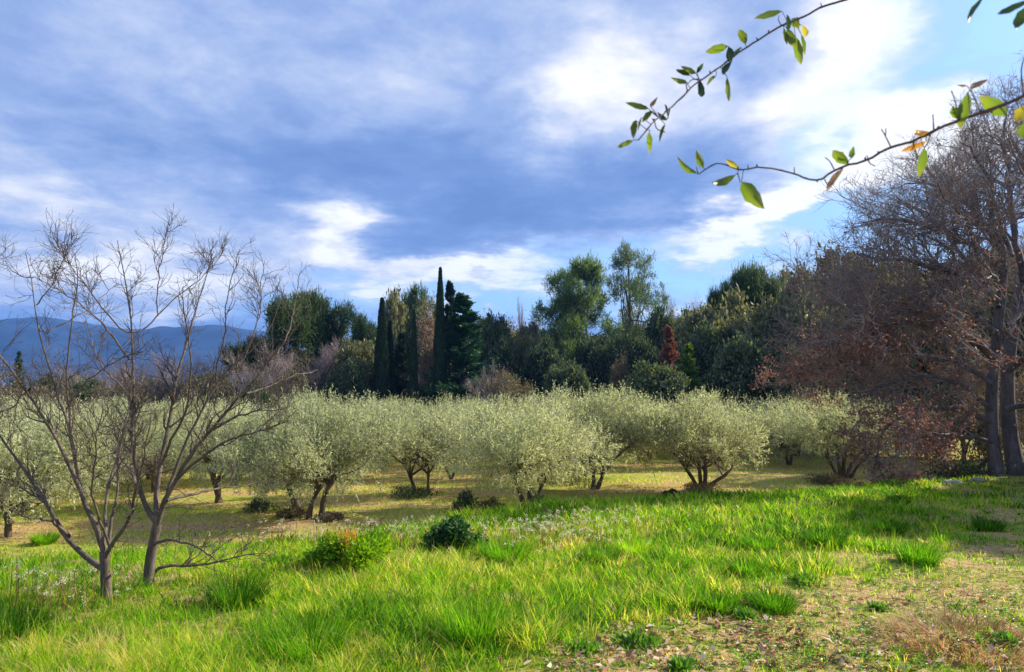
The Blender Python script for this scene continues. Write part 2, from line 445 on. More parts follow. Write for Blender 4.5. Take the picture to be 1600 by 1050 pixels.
# far blue ridge
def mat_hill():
    m = bpy.data.materials.new('wooded_hillside_haze_tint'); m.use_nodes = True; N = NT(m.node_tree); p = N.n['Principled BSDF']
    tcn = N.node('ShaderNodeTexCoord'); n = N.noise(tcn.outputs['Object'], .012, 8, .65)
    N.l.new(N.ramp(n, [(.38, (.003, .011, .045)), (.62, (.014, .034, .085))]), p.inputs['Base Color']); p.inputs['Roughness'].default_value = .95  # dark forest tone pushed to blue: distance haze painted into the base colour
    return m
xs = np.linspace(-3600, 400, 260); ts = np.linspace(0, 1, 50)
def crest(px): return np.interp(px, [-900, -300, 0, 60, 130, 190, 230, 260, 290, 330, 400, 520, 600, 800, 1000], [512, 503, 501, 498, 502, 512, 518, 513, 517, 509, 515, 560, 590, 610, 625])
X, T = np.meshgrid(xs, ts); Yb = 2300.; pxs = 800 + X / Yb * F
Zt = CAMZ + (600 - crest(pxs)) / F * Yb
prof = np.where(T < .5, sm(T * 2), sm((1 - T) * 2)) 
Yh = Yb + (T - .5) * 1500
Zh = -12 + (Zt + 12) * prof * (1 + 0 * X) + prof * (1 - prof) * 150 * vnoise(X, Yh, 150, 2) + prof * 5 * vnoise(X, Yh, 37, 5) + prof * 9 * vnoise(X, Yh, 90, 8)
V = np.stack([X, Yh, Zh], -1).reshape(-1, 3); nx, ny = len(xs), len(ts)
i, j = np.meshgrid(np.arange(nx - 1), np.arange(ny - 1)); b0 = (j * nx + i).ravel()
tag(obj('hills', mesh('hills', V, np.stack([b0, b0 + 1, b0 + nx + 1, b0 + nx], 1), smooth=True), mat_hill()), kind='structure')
# lower nearer ridge in front of it
xs = np.linspace(-1500, 200, 160); X, T = np.meshgrid(xs, ts); Yb = 900.; pxs = 800 + X / Yb * F
Zt = CAMZ + (600 - np.interp(pxs, [-800, 0, 120, 250, 400, 700, 1000], [560, 566, 572, 566, 570, 590, 610])) / F * Yb
prof = np.where(T < .5, sm(T * 2), sm((1 - T) * 2)); Yh = Yb + (T - .5) * 500
Zh = -9 + (Zt + 9) * prof + prof * 3 * vnoise(X, Yh, 45, 2) + prof * 1.2 * vnoise(X, Yh, 11, 5)
V = np.stack([X, Yh, Zh], -1).reshape(-1, 3); nx, ny = len(xs), len(ts)
i, j = np.meshgrid(np.arange(nx - 1), np.arange(ny - 1)); b0 = (j * nx + i).ravel()
tag(obj('foothills', mesh('foothills', V, np.stack([b0, b0 + 1, b0 + nx + 1, b0 + nx], 1), smooth=True), bpy.data.materials['wooded_hillside_haze_tint']), kind='structure')

# ------------------------------------------------------------------ woods: tree builders
def crown_mesh(name, blobs, n_clump, per, cr, L, W, g, up=.5, lo=.6, hi=1.08, nbias=.7, zmin=None, keep=.6):
    c, nn = sample_blobs(blobs, n_clump, g, lo, hi, zmin, keep)
    crs = cr * (.6 + .8 * g.random(n_clump))
    C = np.repeat(c, per, 0) + g.normal(size=(n_clump * per, 3)) * np.repeat(crs, per)[:, None] * .55
    O = np.repeat(nn, per, 0)
    Dr = O * .8 + g.normal(size=C.shape) * .8 + np.array([0, 0, up])
    V, Q = leaves(C, Dr, L * (.6 + .8 * g.random(len(C))), W * (.6 + .8 * g.random(len(C))), g, nb=O * nbias + np.array([0, 0, .3]))
    return mesh(name, V, Q)


def limb_mesh(name, h, r, targets, g, sides=7, lean=0, twigs=0):
    """trunk up to h with limbs to the targets"""
    m = Mesher()
    tp = resample([(0, 0, -.3), (.1 * lean, .05, h * .35), (lean * .6, 0, h * .75), (lean, 0, h)], 9)
    rr = np.linspace(r, r * .35, 9); rr[0] *= 1.25
    m.add(*tubes(tp, rr, sides + 1))
    ps = []; rs = []
    for q in targets:
        q = np.asarray(q, float); t = np.clip(.25 + .6 * g.random(), 0, .95); k = t * 8; k0 = int(k); p0 = tp[k0]
        mid = (p0 + q) / 2 + g.normal(size=3) * .12 * np.linalg.norm(q - p0) + np.array([0, 0, .08 * np.linalg.norm(q - p0)])
        ps.append(resample([p0, mid, q], 7)); rs.append(np.linspace(rr[k0] * .5, .02, 7))
    if ps:
        ps = np.array(ps); rs = np.array(rs); m.add(*tubes(ps, rs, 5))
        if twigs:
            P2, R2 = grow(ps, rs, twigs, 4, 1.2, 45, .1, g=g, minr=.012); m.add(*tubes(P2, R2, 3))
    return m.build(name, smooth=True)


def ellblobs(g, n, rx, rz, zc, spread=.75, size=(.35, .55)):
    out = []
    for _ in range(n):
        d = nrm(g.normal(size=3)); d *= spread * (.4 + .6 * g.random())
        s = size[0] + (size[1] - size[0]) * g.random()
        out.append((d[0] * rx, d[1] * rx, zc + d[2] * rz, rx * s, rx * s, rz * s * .9))
    return out


PROTO = {}
HIDE_Y = -400.0


def proto(kind, crown, trunk, lm, bm, part='crown'):
    PROTO.setdefault(kind, []).append((crown, trunk, lm, bm, part))


def mk_protos():
    g = np.random.default_rng(11)
    # broad round holm oak: unit = 8 m tall, 8 m wide
    for v in range(4):
        bl = ellblobs(g, 13, 3.6, 3.4, 4.6, .8, (.32, .5)) + [(0, 0, 3.6, 2.9, 2.9, 3.0)]
        cm = crown_mesh('holm_oak_crown', bl, 420, 46, .5, .34, .2, g, .4, .75, 1.08)
        tm = limb_mesh('holm_oak_trunk', 5, .24, [(b[0] * .7, b[1] * .7, b[2]) for b in bl[:8]], g)
        proto('holm', cm, tm, M['holm'], M['dark_bark'])
        proto('olivegreen', cm.copy(), tm, M['olivegreen'], M['dark_bark'])
        cm2 = crown_mesh('thicket_crown', bl, 240, 30, .6, .26, .11, g, .6, .55, 1.12)
        proto('thicket', cm2, tm, M['thicket'], M['dark_bark'])
    # bare grey thicket trees: twigs only
    for v in range(3):
        P0 = []; 
        for k in range(9):
            a = g.random() * 2 * pi; l = .8 + 1.6 * g.random()
            P0.append(resample([(0, 0, -.3), (math.cos(a) * l * .3, math.sin(a) * l * .3, 2.0), (math.cos(a) * l * 1.3, math.sin(a) * l * 1.3, 4.2 + 1.8 * g.random())], 7))
        P0 = np.array(P0); R0 = np.tile(np.linspace(.09, .03, 7), (9, 1))
        m = Mesher().add(*tubes(P0, R0, 5))
        P1, R1 = grow(P0, R0, 160, 5, 2.2, 38, .25, g=g, minr=.014); m.add(*tubes(P1, R1, 4))
        tm = m.build('thicket_stems', True)
        m = Mesher()
        P2, R2 = grow(P1, R1, 1600, 4, 1.1, 38, .2, g=g, minr=.009); m.add(*tubes(P2, R2, 3))
        P3, R3 = grow(P2, R2, 4500, 3, .6, 38, .2, g=g, minr=.007); m.add(*tubes(P3, R3, 3))
        proto('bare', m.build('bare_twigs'), tm, M['mauve'], M['dark_bark'], 'twigs')
    # stone pine: 9 m tall, domed crown of needle tufts
    for v in range(3):
        bl = ellblobs(g, 12, 3.3, 2.0, 6.6, .85, (.3, .45))
        cm = crown_mesh('stone_pine_crown', bl, 420, 44, .42, .36, .07, g, .7, .5, 1.08)
        tm = limb_mesh('stone_pine_trunk', 6.6, .26, [(b[0], b[1], b[2] - .4) for b in bl], g, lean=.4 * (v - 1))
        proto('stonepine', cm, tm, M['stonepine'], M['pine_bark'])
    # airy aleppo pine: 14 m tall, loose crown with gaps
    for v in range(3):
        bl = []
        for k in range(34):
            z = 4.0 + 9.2 * (k / 33.); a = g.random() * 2 * pi
            rad = (3.6 * (1 - abs((z - 7.6) / 7.5) ** 2.4)) * (.35 + .65 * g.random()); s = .7 + .6 * g.random()
            bl.append((math.cos(a) * rad, math.sin(a) * rad, z + .3 * g.normal(), s * 1.1, s * 1.1, s * .85))
        bl.append((0, 0, 13.0, .7, .7, .9))
        cm = crown_mesh('pine_crown', bl, 1200, 42, .36, .38, .06, g, .95, .2, 1.1, keep=.1)
        tm = limb_mesh('pine_trunk', 12.8, .24, [b[:3] for b in bl], g, lean=.3)
        proto('aleppo', cm, tm, M['pine'], M['pine_bark'])
        cm2 = crown_mesh('pine_crown', bl, 640, 36, .36, .34, .055, g, .95, .2, 1.15, keep=.1)
        proto('paleppo', cm2, tm, M['palepine'], M['pine_bark'])
    # italian cypress: unit 10 m tall, radius .55
    for v in range(2):
        n = 15000; z = 10 * g.random(n) ** .9; t = z / 10
        r = .62 * np.where(t < .12, .6 + .4 * t / .12, (1 - ((t - .12) / .88) ** 1.9)) * (.82 + .24 * g.random(n)) * (1 + .10 * np.sin(t * 23 + v))
        a = g.random(n) * 2 * pi
        C = np.stack([np.cos(a) * r, np.sin(a) * r, z], 1)
        O = np.stack([np.cos(a), np.sin(a), 0 * a], 1)
        V, Q = leaves(C, O * .35 + np.array([0, 0, 1.0]) + g.normal(size=(n, 3)) * .18, .30, .11, g, nb=O * 1.2)
        proto('cypress', mesh('cypress_crown', V, Q), limb_mesh('cypress_trunk', 8.6, .16, [], g), M['cypress'], M['dark_bark'])
    # spire conifer with drooping whorls: 10 m tall radius 1.7
    for v in range(2):
        C = []; Dd = []
        P0 = []; R0 = []
        for k in range(190):
            t = g.random() ** .8; z = .3 + 9.4 * t; a = g.random() * 2 * pi; l = (1.8 * (1 - t) ** 1.0 + .10) * (.6 + .6 * g.random())
            d = np.array([math.cos(a), math.sin(a), .15]); p0 = np.array([0, 0, z]); 
            K = 6; s = np.linspace(0, 1, K)[:, None]
            pts = p0 + d * l * s + np.array([0, 0, 1]) * (.45 * l) * s ** 1.6
            P0.append(pts); R0.append(np.linspace(.035, .008, K))
            nn = int(60 + 60 * l); u = g.random(nn) ** .7; q = p0 + d * l * u[:, None] + np.array([0, 0, 1]) * (.45 * l) * u[:, None] ** 1.6
            side = np.array([-d[1], d[0], 0]); q = q + side * (g.normal(size=(nn, 1)) * .22 * (1.1 - u[:, None]) * l) + g.normal(size=(nn, 3)) * .05
            C.append(q); Dd.append(np.tile(d, (nn, 1)) + g.normal(size=(nn, 3)) * .5)
        C = np.concatenate(C); Dd = np.concatenate(Dd)
        V, Q = leaves(C, Dd + np.array([0, 0, .35]), .20, .07, g, nb=np.array([0, 0, .4]))
        cm = mesh('conifer_crown', V, Q)
        m = Mesher().add(*tubes(np.array([[0, 0, -.2], [0, 0, 5], [0, 0, 9.9]]), np.array([.17, .1, .02]), 7)).add(*tubes(np.array(P0), np.array(R0), 4))
        tm = m.build('conifer_trunk', True)
        proto('conifer', cm, tm, M['conifer'], M['dark_bark']); proto('darkconifer', cm.copy(), tm, M['cypress'], M['dark_bark'])
        proto('deadconifer', cm.copy(), tm, M['dead'], M['dark_bark']); proto('brightconifer', cm.copy(), tm, M['brightgreen'], M['dark_bark'])
    # dry-leaved tree, upright 9 m
    bl = [(g.normal() * .9 * (1.1 - z_ / 10), g.normal() * .9 * (1.1 - z_ / 10), z_, .5 + 1.1 * (1 - z_ / 10), .5 + 1.1 * (1 - z_ / 10), .9) for z_ in np.linspace(1.5, 8.3, 16)]
    cm = crown_mesh('dry_leaf_crown', bl, 260, 30, .4, .22, .11, g, .3, .5, 1.1)
    tm = limb_mesh('dry_leaf_trunk', 7, .15, [b[:3] for b in bl], g)
    proto('pinktree', cm, tm, M['pinktree'], M['dark_bark'])


mk_protos()
UNIT = dict(holm=8.2, olivegreen=8.2, thicket=8.3, bare=6.6, stonepine=8.9, aleppo=13.9, paleppo=13.9, cypress=10.1, conifer=9.9, darkconifer=9.9, deadconifer=9.9, brightconifer=9.9, pinktree=9.2)
UW = dict(holm=8, olivegreen=8, thicket=8, bare=6.4, stonepine=7.4, aleppo=6.8, paleppo=6.8, cypress=1.3, conifer=3.6, darkconifer=3.6, deadconifer=3.6, brightconifer=3.6, pinktree=4.2)
KN = dict(holm=('holm_oak', 'oak tree'), olivegreen=('round_tree', 'tree'), thicket=('scrub_tree', 'shrub'), bare=('bare_shrub', 'bare shrub'), stonepine=('umbrella_pine', 'pine tree'),
          aleppo=('tall_pine', 'pine tree'), paleppo=('tall_pine', 'pine tree'), cypress=('cypress', 'cypress'), conifer=('conifer', 'conifer'), darkconifer=('conifer', 'conifer'),
          deadconifer=('dead_conifer', 'conifer'), brightconifer=('young_conifer', 'conifer'), pinktree=('dry_leaved_tree', 'tree'))
gw = np.random.default_rng(5)
protos_i = {}


def wood(kind, px, topy, d, wpx, label, group=None, basez=None, sink=0):
    """tree of a kind standing at distance d with its top and width as the photo shows"""
    lst = PROTO[kind]; i = protos_i.get(kind, 0); protos_i[kind] = i + 1
    cm, tm, lm, bm, part = lst[i % len(lst)]
    top = at(px, topy, d); x, y = top[0], top[1]
    z0 = float(H(x, y)) - sink if basez is None else basez
    h = top[2] - z0; sz = h / UNIT[kind]; sx = wpx / F * d / UW[kind]
    nm, cat = KN[kind]
    t = thing(nm, label, cat, (x, y, z0), group, rz=float(gw.random() * 6.28)); t.scale = (sx, sx, sz)
    obj('trunk', tm, bm, t); obj(part, cm, lm, t)
    return t


# -- named trees of the wood (px, top y, distance, width px)
wood('stonepine', 447, 450, 62, 118, 'large dark umbrella pine with domed crown rising behind the bare tree twigs', 'pines above the wood')
wood('stonepine', 512, 458, 64, 84, 'umbrella pine with rounded dark green crown just right of the largest left pine', 'pines above the wood')
wood('stonepine', 400, 520, 63, 90, 'lower umbrella pine leaning into the left flank of the big dark pine', 'pines above the wood')
wood('stonepine', 578, 490, 78, 60, 'small distant pine top showing left of the first cypress', 'pines above the wood')
wood('cypress', 597, 468, 56, 25, 'slim pointed dark cypress standing first from the left of the row')
wood('cypress', 609, 503, 57.5, 20, 'short cypress stem pressed against the right side of the first cypress')
wood('cypress', 647, 486, 56, 15, 'thinnest cypress, a narrow dark spike between the first and the tallest cypress')
wood('cypress', 688, 421, 56, 21, 'tallest cypress, a dark column rising well above the wood')
wood('darkconifer', 704, 438, 59, 76, 'ragged dark conifer just behind and right of the tallest cypress')
wood('conifer', 724, 457, 57, 150, 'green spired conifer with spreading lower boughs right of the cypresses')
wood('darkconifer', 627, 520, 60, 60, 'low dark conifer with brownish gaps between the two left cypresses')
wood('pinktree', 668, 470, 63, 62, 'pinkish brown tree with dry leaves seen between two cypresses')
wood('olivegreen', 620, 462, 70, 70, 'pale olive green round tree behind the first cypress')
wood('stonepine', 655, 449, 76, 72, 'light green pine crown peeping out left of the tallest cypress', 'pines above the wood')
wood('holm', 645, 488, 67, 70, 'round tree filling the gap behind the thinnest cypress')
wood('aleppo', 902, 407, 68, 104, 'tall bushy green pine with a two lobed crown above the middle of the wood', 'tall airy pines')
wood('paleppo', 985, 383, 72, 92, 'tallest airy pine with see-through crown, right of the bushy green pine', 'tall airy pines')
wood('bare', 828, 472, 74, 38, 'thin leafless tree poking above the tree line left of the tall pines')
wood('bare', 1058, 462, 82, 60, 'leafless tree against the bright sky right of the house roof')
wood('deadconifer', 1045, 508, 48, 78, 'small dead conifer with rusty red needles in the middle of the dark wood')
wood('brightconifer', 1075, 535, 46, 76, 'small bright green conifer beside the rusty red dead one')
wood('olivegreen', 1125, 446, 58, 150, 'large grey green oak forming the shoulder right of the open sky')
wood('holm', 1110, 500, 55, 120, 'dark round oak below the grey green shoulder oak')
wood('stonepine', 1183, 401, 66, 92, 'dark blue green umbrella pine standing highest on the right', 'pines above the wood')
wood('stonepine', 1120, 436, 72, 52, 'small dark pine tip left of the highest right hand pine', 'pines above the wood')
wood('olivegreen', 1250, 412, 58, 110, 'soft green tree right of the dark blue green pine')
wood('olivegreen', 1325, 395, 52, 175, 'olive brown tree behind the upper left twigs of the big bare oak')
wood('olivegreen', 1205, 470, 50, 140, 'broad grey green oak above the gap between the olive trees')
wood('holm', 1160, 520, 47, 130, 'dark holm oak directly above the rightmost gap in the olives')
wood('holm', 1262, 540, 44, 120, 'dark holm oak behind the left edge of the bare oak twigs')
wood('olivegreen', 1290, 450, 47, 140, 'olive green oak behind the left branch tips of the big bare oak')
wood('holm', 1345, 500, 42, 130, 'dark evergreen oak hidden behind the reddish oak branches')
wood('holm', 1440, 470, 40, 150, 'dark evergreen oak behind the middle of the big bare oak')
wood('olivegreen', 1400, 400, 58, 150, 'high olive brown tree seen through the big bare oak crown')
wood('holm', 1545, 430, 38, 170, 'dark evergreen tree behind the trunks of the big bare oak')
wood('holm', 1640, 380, 38, 170, 'dark evergreen tree at the far right edge behind the bare oak')
wood('thicket', 1500, 560, 33, 130, 'brown scrub behind the lower boughs of the bare oak')
wood('thicket', 1600, 560, 31, 130, 'brown scrub at the right edge behind the oak trunks')
wood('holm', 780, 496, 64, 74, 'dark round tree with bare limbs right of the green spired conifer')
wood('olivegreen', 822, 503, 66, 60, 'pale topped tree below the thin leafless tree')
wood('holm', 850, 520, 60, 84, 'dark tree filling the slope left of the bushy green pine')
wood('holm', 930, 520, 60, 90, 'dark oak at the foot of the bushy green pine')
wood('holm', 995, 525, 60, 90, 'dark oak under the house roof and the airy pine')
wood('holm', 1040, 488, 68, 90, 'dark oak right of the house roof, touching the sky')
wood('holm', 1085, 478, 66, 70, 'dark oak between the roof side oak and the grey green shoulder oak')
wood('thicket', 972, 546, 56, 44, 'small brownish shrub on the dark slope below the airy pine')
wood('holm', 890, 560, 52, 90, 'low dark evergreen in front of the slope, below the bushy green pine', )
wood('holm', 1025, 566, 44, 120, 'low dark evergreen under the rusty dead conifer')
wood('thicket', 790, 575, 54, 90, 'low purple brown scrub right of the green spired conifer foot')
wood('bare', 760, 570, 53, 70, 'leafless shrub at the foot of the green spired conifer')
wood('olivegreen', 560, 535, 58, 110, 'rounded grey green bush tree left of the first cypress')
wood('holm', 540, 565, 55, 80, 'dark low bush tree left of the rounded grey green one')
wood('olivegreen', 480, 522, 67, 120, 'olive green tree behind the pale mauve leafless shrub')
wood('bare', 470, 535, 57, 120, 'pale mauve leafless shrub below the dark pines')
wood('bare', 415, 548, 54, 110, 'mauve leafless shrub behind the long branches of the right bare tree')
wood('thicket', 445, 575, 52, 100, 'brownish bramble mound in front of the mauve shrubs')
wood('holm', 400, 588, 50, 66, 'small dark bush at the field edge behind the right bare tree')
wood('thicket', 335, 560, 56, 110, 'brown scrub tree left of the small dark bush')
wood('bare', 300, 560, 60, 120, 'leafless grey shrub below the right end of the blue ridge')
wood('bare', 235, 566, 60, 120, 'leafless shrub behind the trunk of the right bare tree')
wood('thicket', 200, 585, 55, 110, 'brown scrub between the two bare trees at the field edge')
wood('bare', 150, 572, 64, 110, 'leafless shrub under the blue ridge behind the left bare tree')
wood('holm', 90, 580, 75, 90, 'dark rounded tree beyond the field under the blue ridge')
wood('thicket', 60, 598, 56, 130, 'tan scrub at the field edge near the left side')
wood('conifer', 30, 548, 80, 34, 'small pointed conifer against the blue ridge at the far left')
wood('thicket', 0, 578, 52, 130, 'rust tinged scrub at the left edge of the picture')
wood('thicket', -60, 570, 55, 130, 'scrub partly cut by the left edge of the picture')
wood('holm', 250, 592, 70, 90, 'dark tree low between the leafless shrubs below the ridge')
wood('holm', 130, 596, 60, 80, 'dark bush behind the left bare tree at the field edge')
wood('holm', 345, 590, 58, 70, 'dark evergreen bush under the ridge right end')
for x_, y_, hh_, lab in ((18.0, 15.5, 9.4, 'evergreen oak standing just beyond the right edge, shading the meadow'), (22.5, 19.0, 8.6, 'evergreen oak further beyond the right edge behind the shading one')):
    r_ = protos_i.get('holm', 0); cm, tm, lm, bm, part = PROTO['holm'][r_ % 4]; protos_i['holm'] = r_ + 1
    t = thing('holm_oak', lab, 'oak tree', on(x_, y_)); t.scale = (.95, .95, hh_ / 8.2); obj('trunk', tm, bm, t); obj('crown', cm, lm, t)
# filler rows deeper in the wood
for k in range(44):
    px = 560 + k * 27 + gw.normal() * 8; d = 74 + 16 * gw.random()
    ty = np.interp(px, [560, 640, 760, 850, 950, 1050, 1130, 1250, 1400, 1700], [545, 495, 505, 512, 522, 500, 470, 440, 420, 390]) + 9 * gw.normal()
    if 940 < px < 1045: ty = max(ty, 524)
    wood(['holm', 'olivegreen', 'holm', 'thicket'][k % 4], px, ty, d, 100 + 40 * gw.random(), 'dark tree lost in the dense mass of the wood', 'trees in the dense wood')
for k in range(34):
    px = 520 + k * 25 + gw.normal() * 6; d = 60 + 3 * gw.random() - (px > 1100) * 8
    if abs(px - 1045) < 35 and k % 2: d += 6
    wood(['holm', 'holm', 'thicket', 'bare'][int(gw.integers(4))], px, 588 + 10 * gw.normal(), d, 74, 'low dark bush along the foot of the wood', 'bushes along the wood edge')

# ------------------------------------------------------------------ house behind the pines
def build_house():
    c = at(1002, 500, 92); t = thing('house', 'pale house with an orange tiled roof glimpsed behind the tall pines', 'house', (c[0] + 3.3, 92, c[2] - 4.8))
    m = bpy.data.materials.new('cream_render'); m.use_nodes = True; N = NT(m.node_tree); p = N.n['Principled BSDF']; p.inputs['Roughness'].default_value = .9
    N.l.new(N.ramp(N.noise(None, 3, 5), [(.3, (.50, .42, .30)), (.7, (.62, .54, .42))]), p.inputs['Base Color'])
    m2 = bpy.data.materials.new('clay_tiles'); m2.use_nodes = True; N = NT(m2.node_tree); p = N.n['Principled BSDF']; p.inputs['Roughness'].default_value = .85
    N.l.new(N.ramp(N.noise(None, 4, 5), [(.3, (.42, .20, .08)), (.7, (.68, .42, .20))]), p.inputs['Base Color'])
    def box(x0, x1, y0, y1, z0, z1):
        V = np.array([(x, y, z) for x in (x0, x1) for y in (y0, y1) for z in (z0, z1)], float)
        Q = np.array([(0, 1, 3, 2), (4, 6, 7, 5), (0, 4, 5, 1), (2, 3, 7, 6), (0, 2, 6, 4), (1, 5, 7, 3)]); return V, Q
    obj('wall', Mesher().add(*box(-1.0, 5.0, 0, 6, -4, 3.0)).add(*box(-4.6, -1.003, .6, 6, -4, 4.3)).build('wall'), m, t)
    mm = Mesher()
    xs_ = np.arange(-1.2, 5.4, .22)
    P = np.array([[(x, -.5, 3.0), (x, 3, 4.7), (x, 6.5, 3.0)] for x in xs_]); mm.add(*tubes(P, np.full((len(xs_), 3), .125), 6))
    obj('roof', mm.build('roof'), m2, t)
    mg = bpy.data.materials.new('dark_glass'); mg.use_nodes = True; mg.node_tree.nodes['Principled BSDF'].inputs['Base Color'].default_value = (.03, .035, .045, 1); mg.node_tree.nodes['Principled BSDF'].inputs['Roughness'].default_value = .15
    for x in (.6, 3.0):
        obj('window', Mesher().add(*box(x, x + .9, -.03, .05, .8, 2.1)).build('window'), mg, t)
build_house()

# ------------------------------------------------------------------ olives
def olive(seed, stems, w, h, low=.8, shoots=9, n=300, per=10):
    """stems: list of polylines from the base; returns crown and trunk meshes"""
    g = np.random.default_rng(seed)
    bl = []
    for _ in range(19):
        a = g.random() * 2 * pi; r = w / 2 * .82 * g.random() ** .55; s = .32 + .42 * g.random()
        hmax = h - .5 - .75 * (r / (w / 2)) ** 2; zc = low + .45 + max(.1, hmax - low - .45) * g.random() ** .8
        bl.append((math.cos(a) * r, math.sin(a) * r * .9, zc, s * w * .24 + .1, s * w * .24 + .1, .28 + s * .62))
    m = Mesher(); ps = []; rs = []
    for st in stems:
        pts = resample(st, 8); r0 = .085 if len(stems) > 1 else .12; r0 *= (.8 + .4 * g.random())
        r = np.linspace(r0, r0 * .5, 8); r[0] *= 1.35
        r = r * (1 + .12 * g.normal(size=8)); m.add(*tubes(pts, r, 8)); ps.append(pts); rs.append(r)
    lp = []; lr = []
    for b in bl:
        k = int(g.integers(len(ps))); t = int(g.integers(4, 8)); p0 = ps[k][t]
        q = np.array(b[:3]); q2 = q + np.array([0, 0, .2])
        mid = (p0 + q2) / 2 + g.normal(size=3) * .12
        lp.append(resample([p0, mid, q2], 8)); lr.append(np.linspace(rs[k][t] * .6, .012, 8))
    lp = np.array(lp); lr = np.array(lr); m.add(*tubes(lp, lr, 5))
    P2, R2 = grow(lp, lr, 130, 4, .7, 45, .25, g=g, minr=.006); m.add(*tubes(P2, R2, 3))
    tm = m.build('olive_trunk', True)
    # sprays: short shoots spread through the outer crown, each carrying narrow leaves
    c0, n0 = sample_blobs(bl, n, g, .45, 1.08, keep=.35); c = np.repeat(c0, shoots, 0) + g.normal(size=(n * shoots, 3)) * .13; nn = np.repeat(n0, shoots, 0)
    L = .22 + .30 * g.random(len(c)); d = nrm(nn * .7 + g.normal(size=c.shape) * .45 + np.array([0, 0, .75]))
    tall = (c[:, 2] > h - .9) & (g.random(len(c)) < .10); L[tall] += .30; d[tall] = nrm(np.array([0, 0, 1.2]) + g.normal(size=(tall.sum(), 3)) * .25)
    droop = c[:, 2] < low + .35; L[droop] *= .7; d[droop] = nrm(nn[droop] * .6 + np.array([0, 0, -.6]) + g.normal(size=(droop.sum(), 3)) * .4)
    t = np.tile(np.linspace(.0, 1, per), len(c))
    C = np.repeat(c, per, 0) + np.repeat(d, per, 0) * (np.repeat(L, per) * t)[:, None]
    Dr = np.repeat(d, per, 0) * .8 + g.normal(size=C.shape) * .55
    V, Q = leaves(C, Dr, .075 + .045 * g.random(len(C)), .026, g, nb=np.array([0, 0, .4]))
    return mesh('olive_crown', V, Q), tm


def oput(meshes, loc, label, group, rz=0, sc=(1, 1, 1)):
    t = thing('olive_tree', label, 'olive tree', loc, group, rz); t.scale = sc
    obj('trunk', meshes[1], M['olive_bark'], t); obj('crown', meshes[0], M['olive'], t)
    return t


OG = 'olive trees of the front rows'
# front trees with trunks of their own
gp = field_point
p = gp(500, 812); oput(olive(21, [[(.05, 0, -.2), (.02, .1, .35), (.12, 0, .7), (.38, 0, 1.25)], [(-.33, .05, -.2), (-.30, 0, .3), (-.12, .1, .75), (.2, 0, 1.15)]], 5.6, 3.05, .95, n=460), (p[0], p[1], p[2]), 'olive tree with two dark stems leaning right, left of the middle foreground', OG)
p = gp(448, 806); oput(olive(22, [[(.12, 0, -.2), (0, 0, .35), (-.25, 0, .8), (-.3, 0, 1.3)]], 3.8, 2.8, 1.15), (p[0], p[1] + .8, p[2]), 'olive tree with one short stem leaning left, beside the two stemmed olive', OG)
p = gp(660, 771); oput(olive(23, [[(.22, 0, -.2), (.2, 0, .4), (.18, 0, .8), (.3, 0, 1.3)], [(-.22, 0, -.2), (-.3, 0, .35), (-.45, 0, .7), (-.7, 0, 1.2)]], 5.2, 3.05, 1.05), p, 'olive tree with two reddish brown stems in the second row', OG)
p = gp(822, 797); oput(olive(24, [[(.0, 0, -.2), (-.12, 0, .4), (-.35, 0, .95), (-.55, 0, 1.3)], [(.08, .1, -.2), (.12, 0, .5), (.05, 0, 1.1)], [(.12, 0, -.2), (.3, 0, .45), (.62, 0, .95), (.75, .1, 1.3)]], 5.1, 2.95, 1.15, n=440), p, 'darker olive tree with a V of stems in the centre of the picture', OG)
p = gp(925, 765); oput(olive(25, [[(0, 0, -.2), (.1, 0, .4), (-.1, 0, 1.0)], [(.1, 0, -.2), (.4, 0, .5), (.5, 0, 1.1)]], 6.4, 3.4, .45, n=650), (p[0], p[1], p[2]), 'large pale olive tree whose foliage hangs almost to the grass right of the centre', OG)
p = gp(1098, 768); oput(olive(26, [[(-.1, 0, -.2), (-.25, 0, .3), (-.55, 0, .7), (-.8, 0, 1.1)], [(-.05, 0, -.2), (-.08, 0, .5), (-.15, 0, 1.1)], [(.02, .1, -.2), (.12, 0, .45), (.1, 0, 1.2)], [(.1, 0, -.2), (.25, 0, .3), (.8, 0, .42), (1.05, 0, .8), (1.2, 0, 1.1)]], 5.4, 3.15, .95, n=450), p, 'broad olive tree with four spreading stems, one bending out low to the right', OG)
p = gp(1318, 748); oput(olive(27, [[(-.15, 0, -.2), (-.4, 0, .4), (-.7, 0, .9)], [(-.1, 0, -.2), (-.18, 0, .6), (-.2, 0, 1.3)], [(0, .1, -.2), (.02, 0, .6), (.15, 0, 1.4)], [(.1, 0, -.2), (.3, 0, .6), (.8, 0, 1.1), (1.1, 0, 1.4)], [(.2, 0, -.2), (.55, 0, .5), (1.1, 0, .95)]], 6.3, 3.3, 1.15, n=500), p, 'wide olive tree with five slim stems beside the reddish boughs of the bare oak', OG)
p = gp(14, 838); oput(olive(28, [[(.0, 0, -.2), (-.05, 0, .4), (.05, 0, .75), (.3, 0, 1.0)], [(0, 0, .3), (-.1, 0, .6), (-.35, 0, .95)]], 4.2, 2.8, 1.15, n=360), p, 'olive tree with one forked dark trunk at the left edge', OG)
p = gp(338, 786); oput(olive(29, [[(.1, 0, -.2), (.05, 0, .4), (-.15, 0, .9), (-.3, 0, 1.2)]], 4.4, 2.8, 1.2), p, 'olive tree with a leaning trunk seen right of the bare trees', OG)
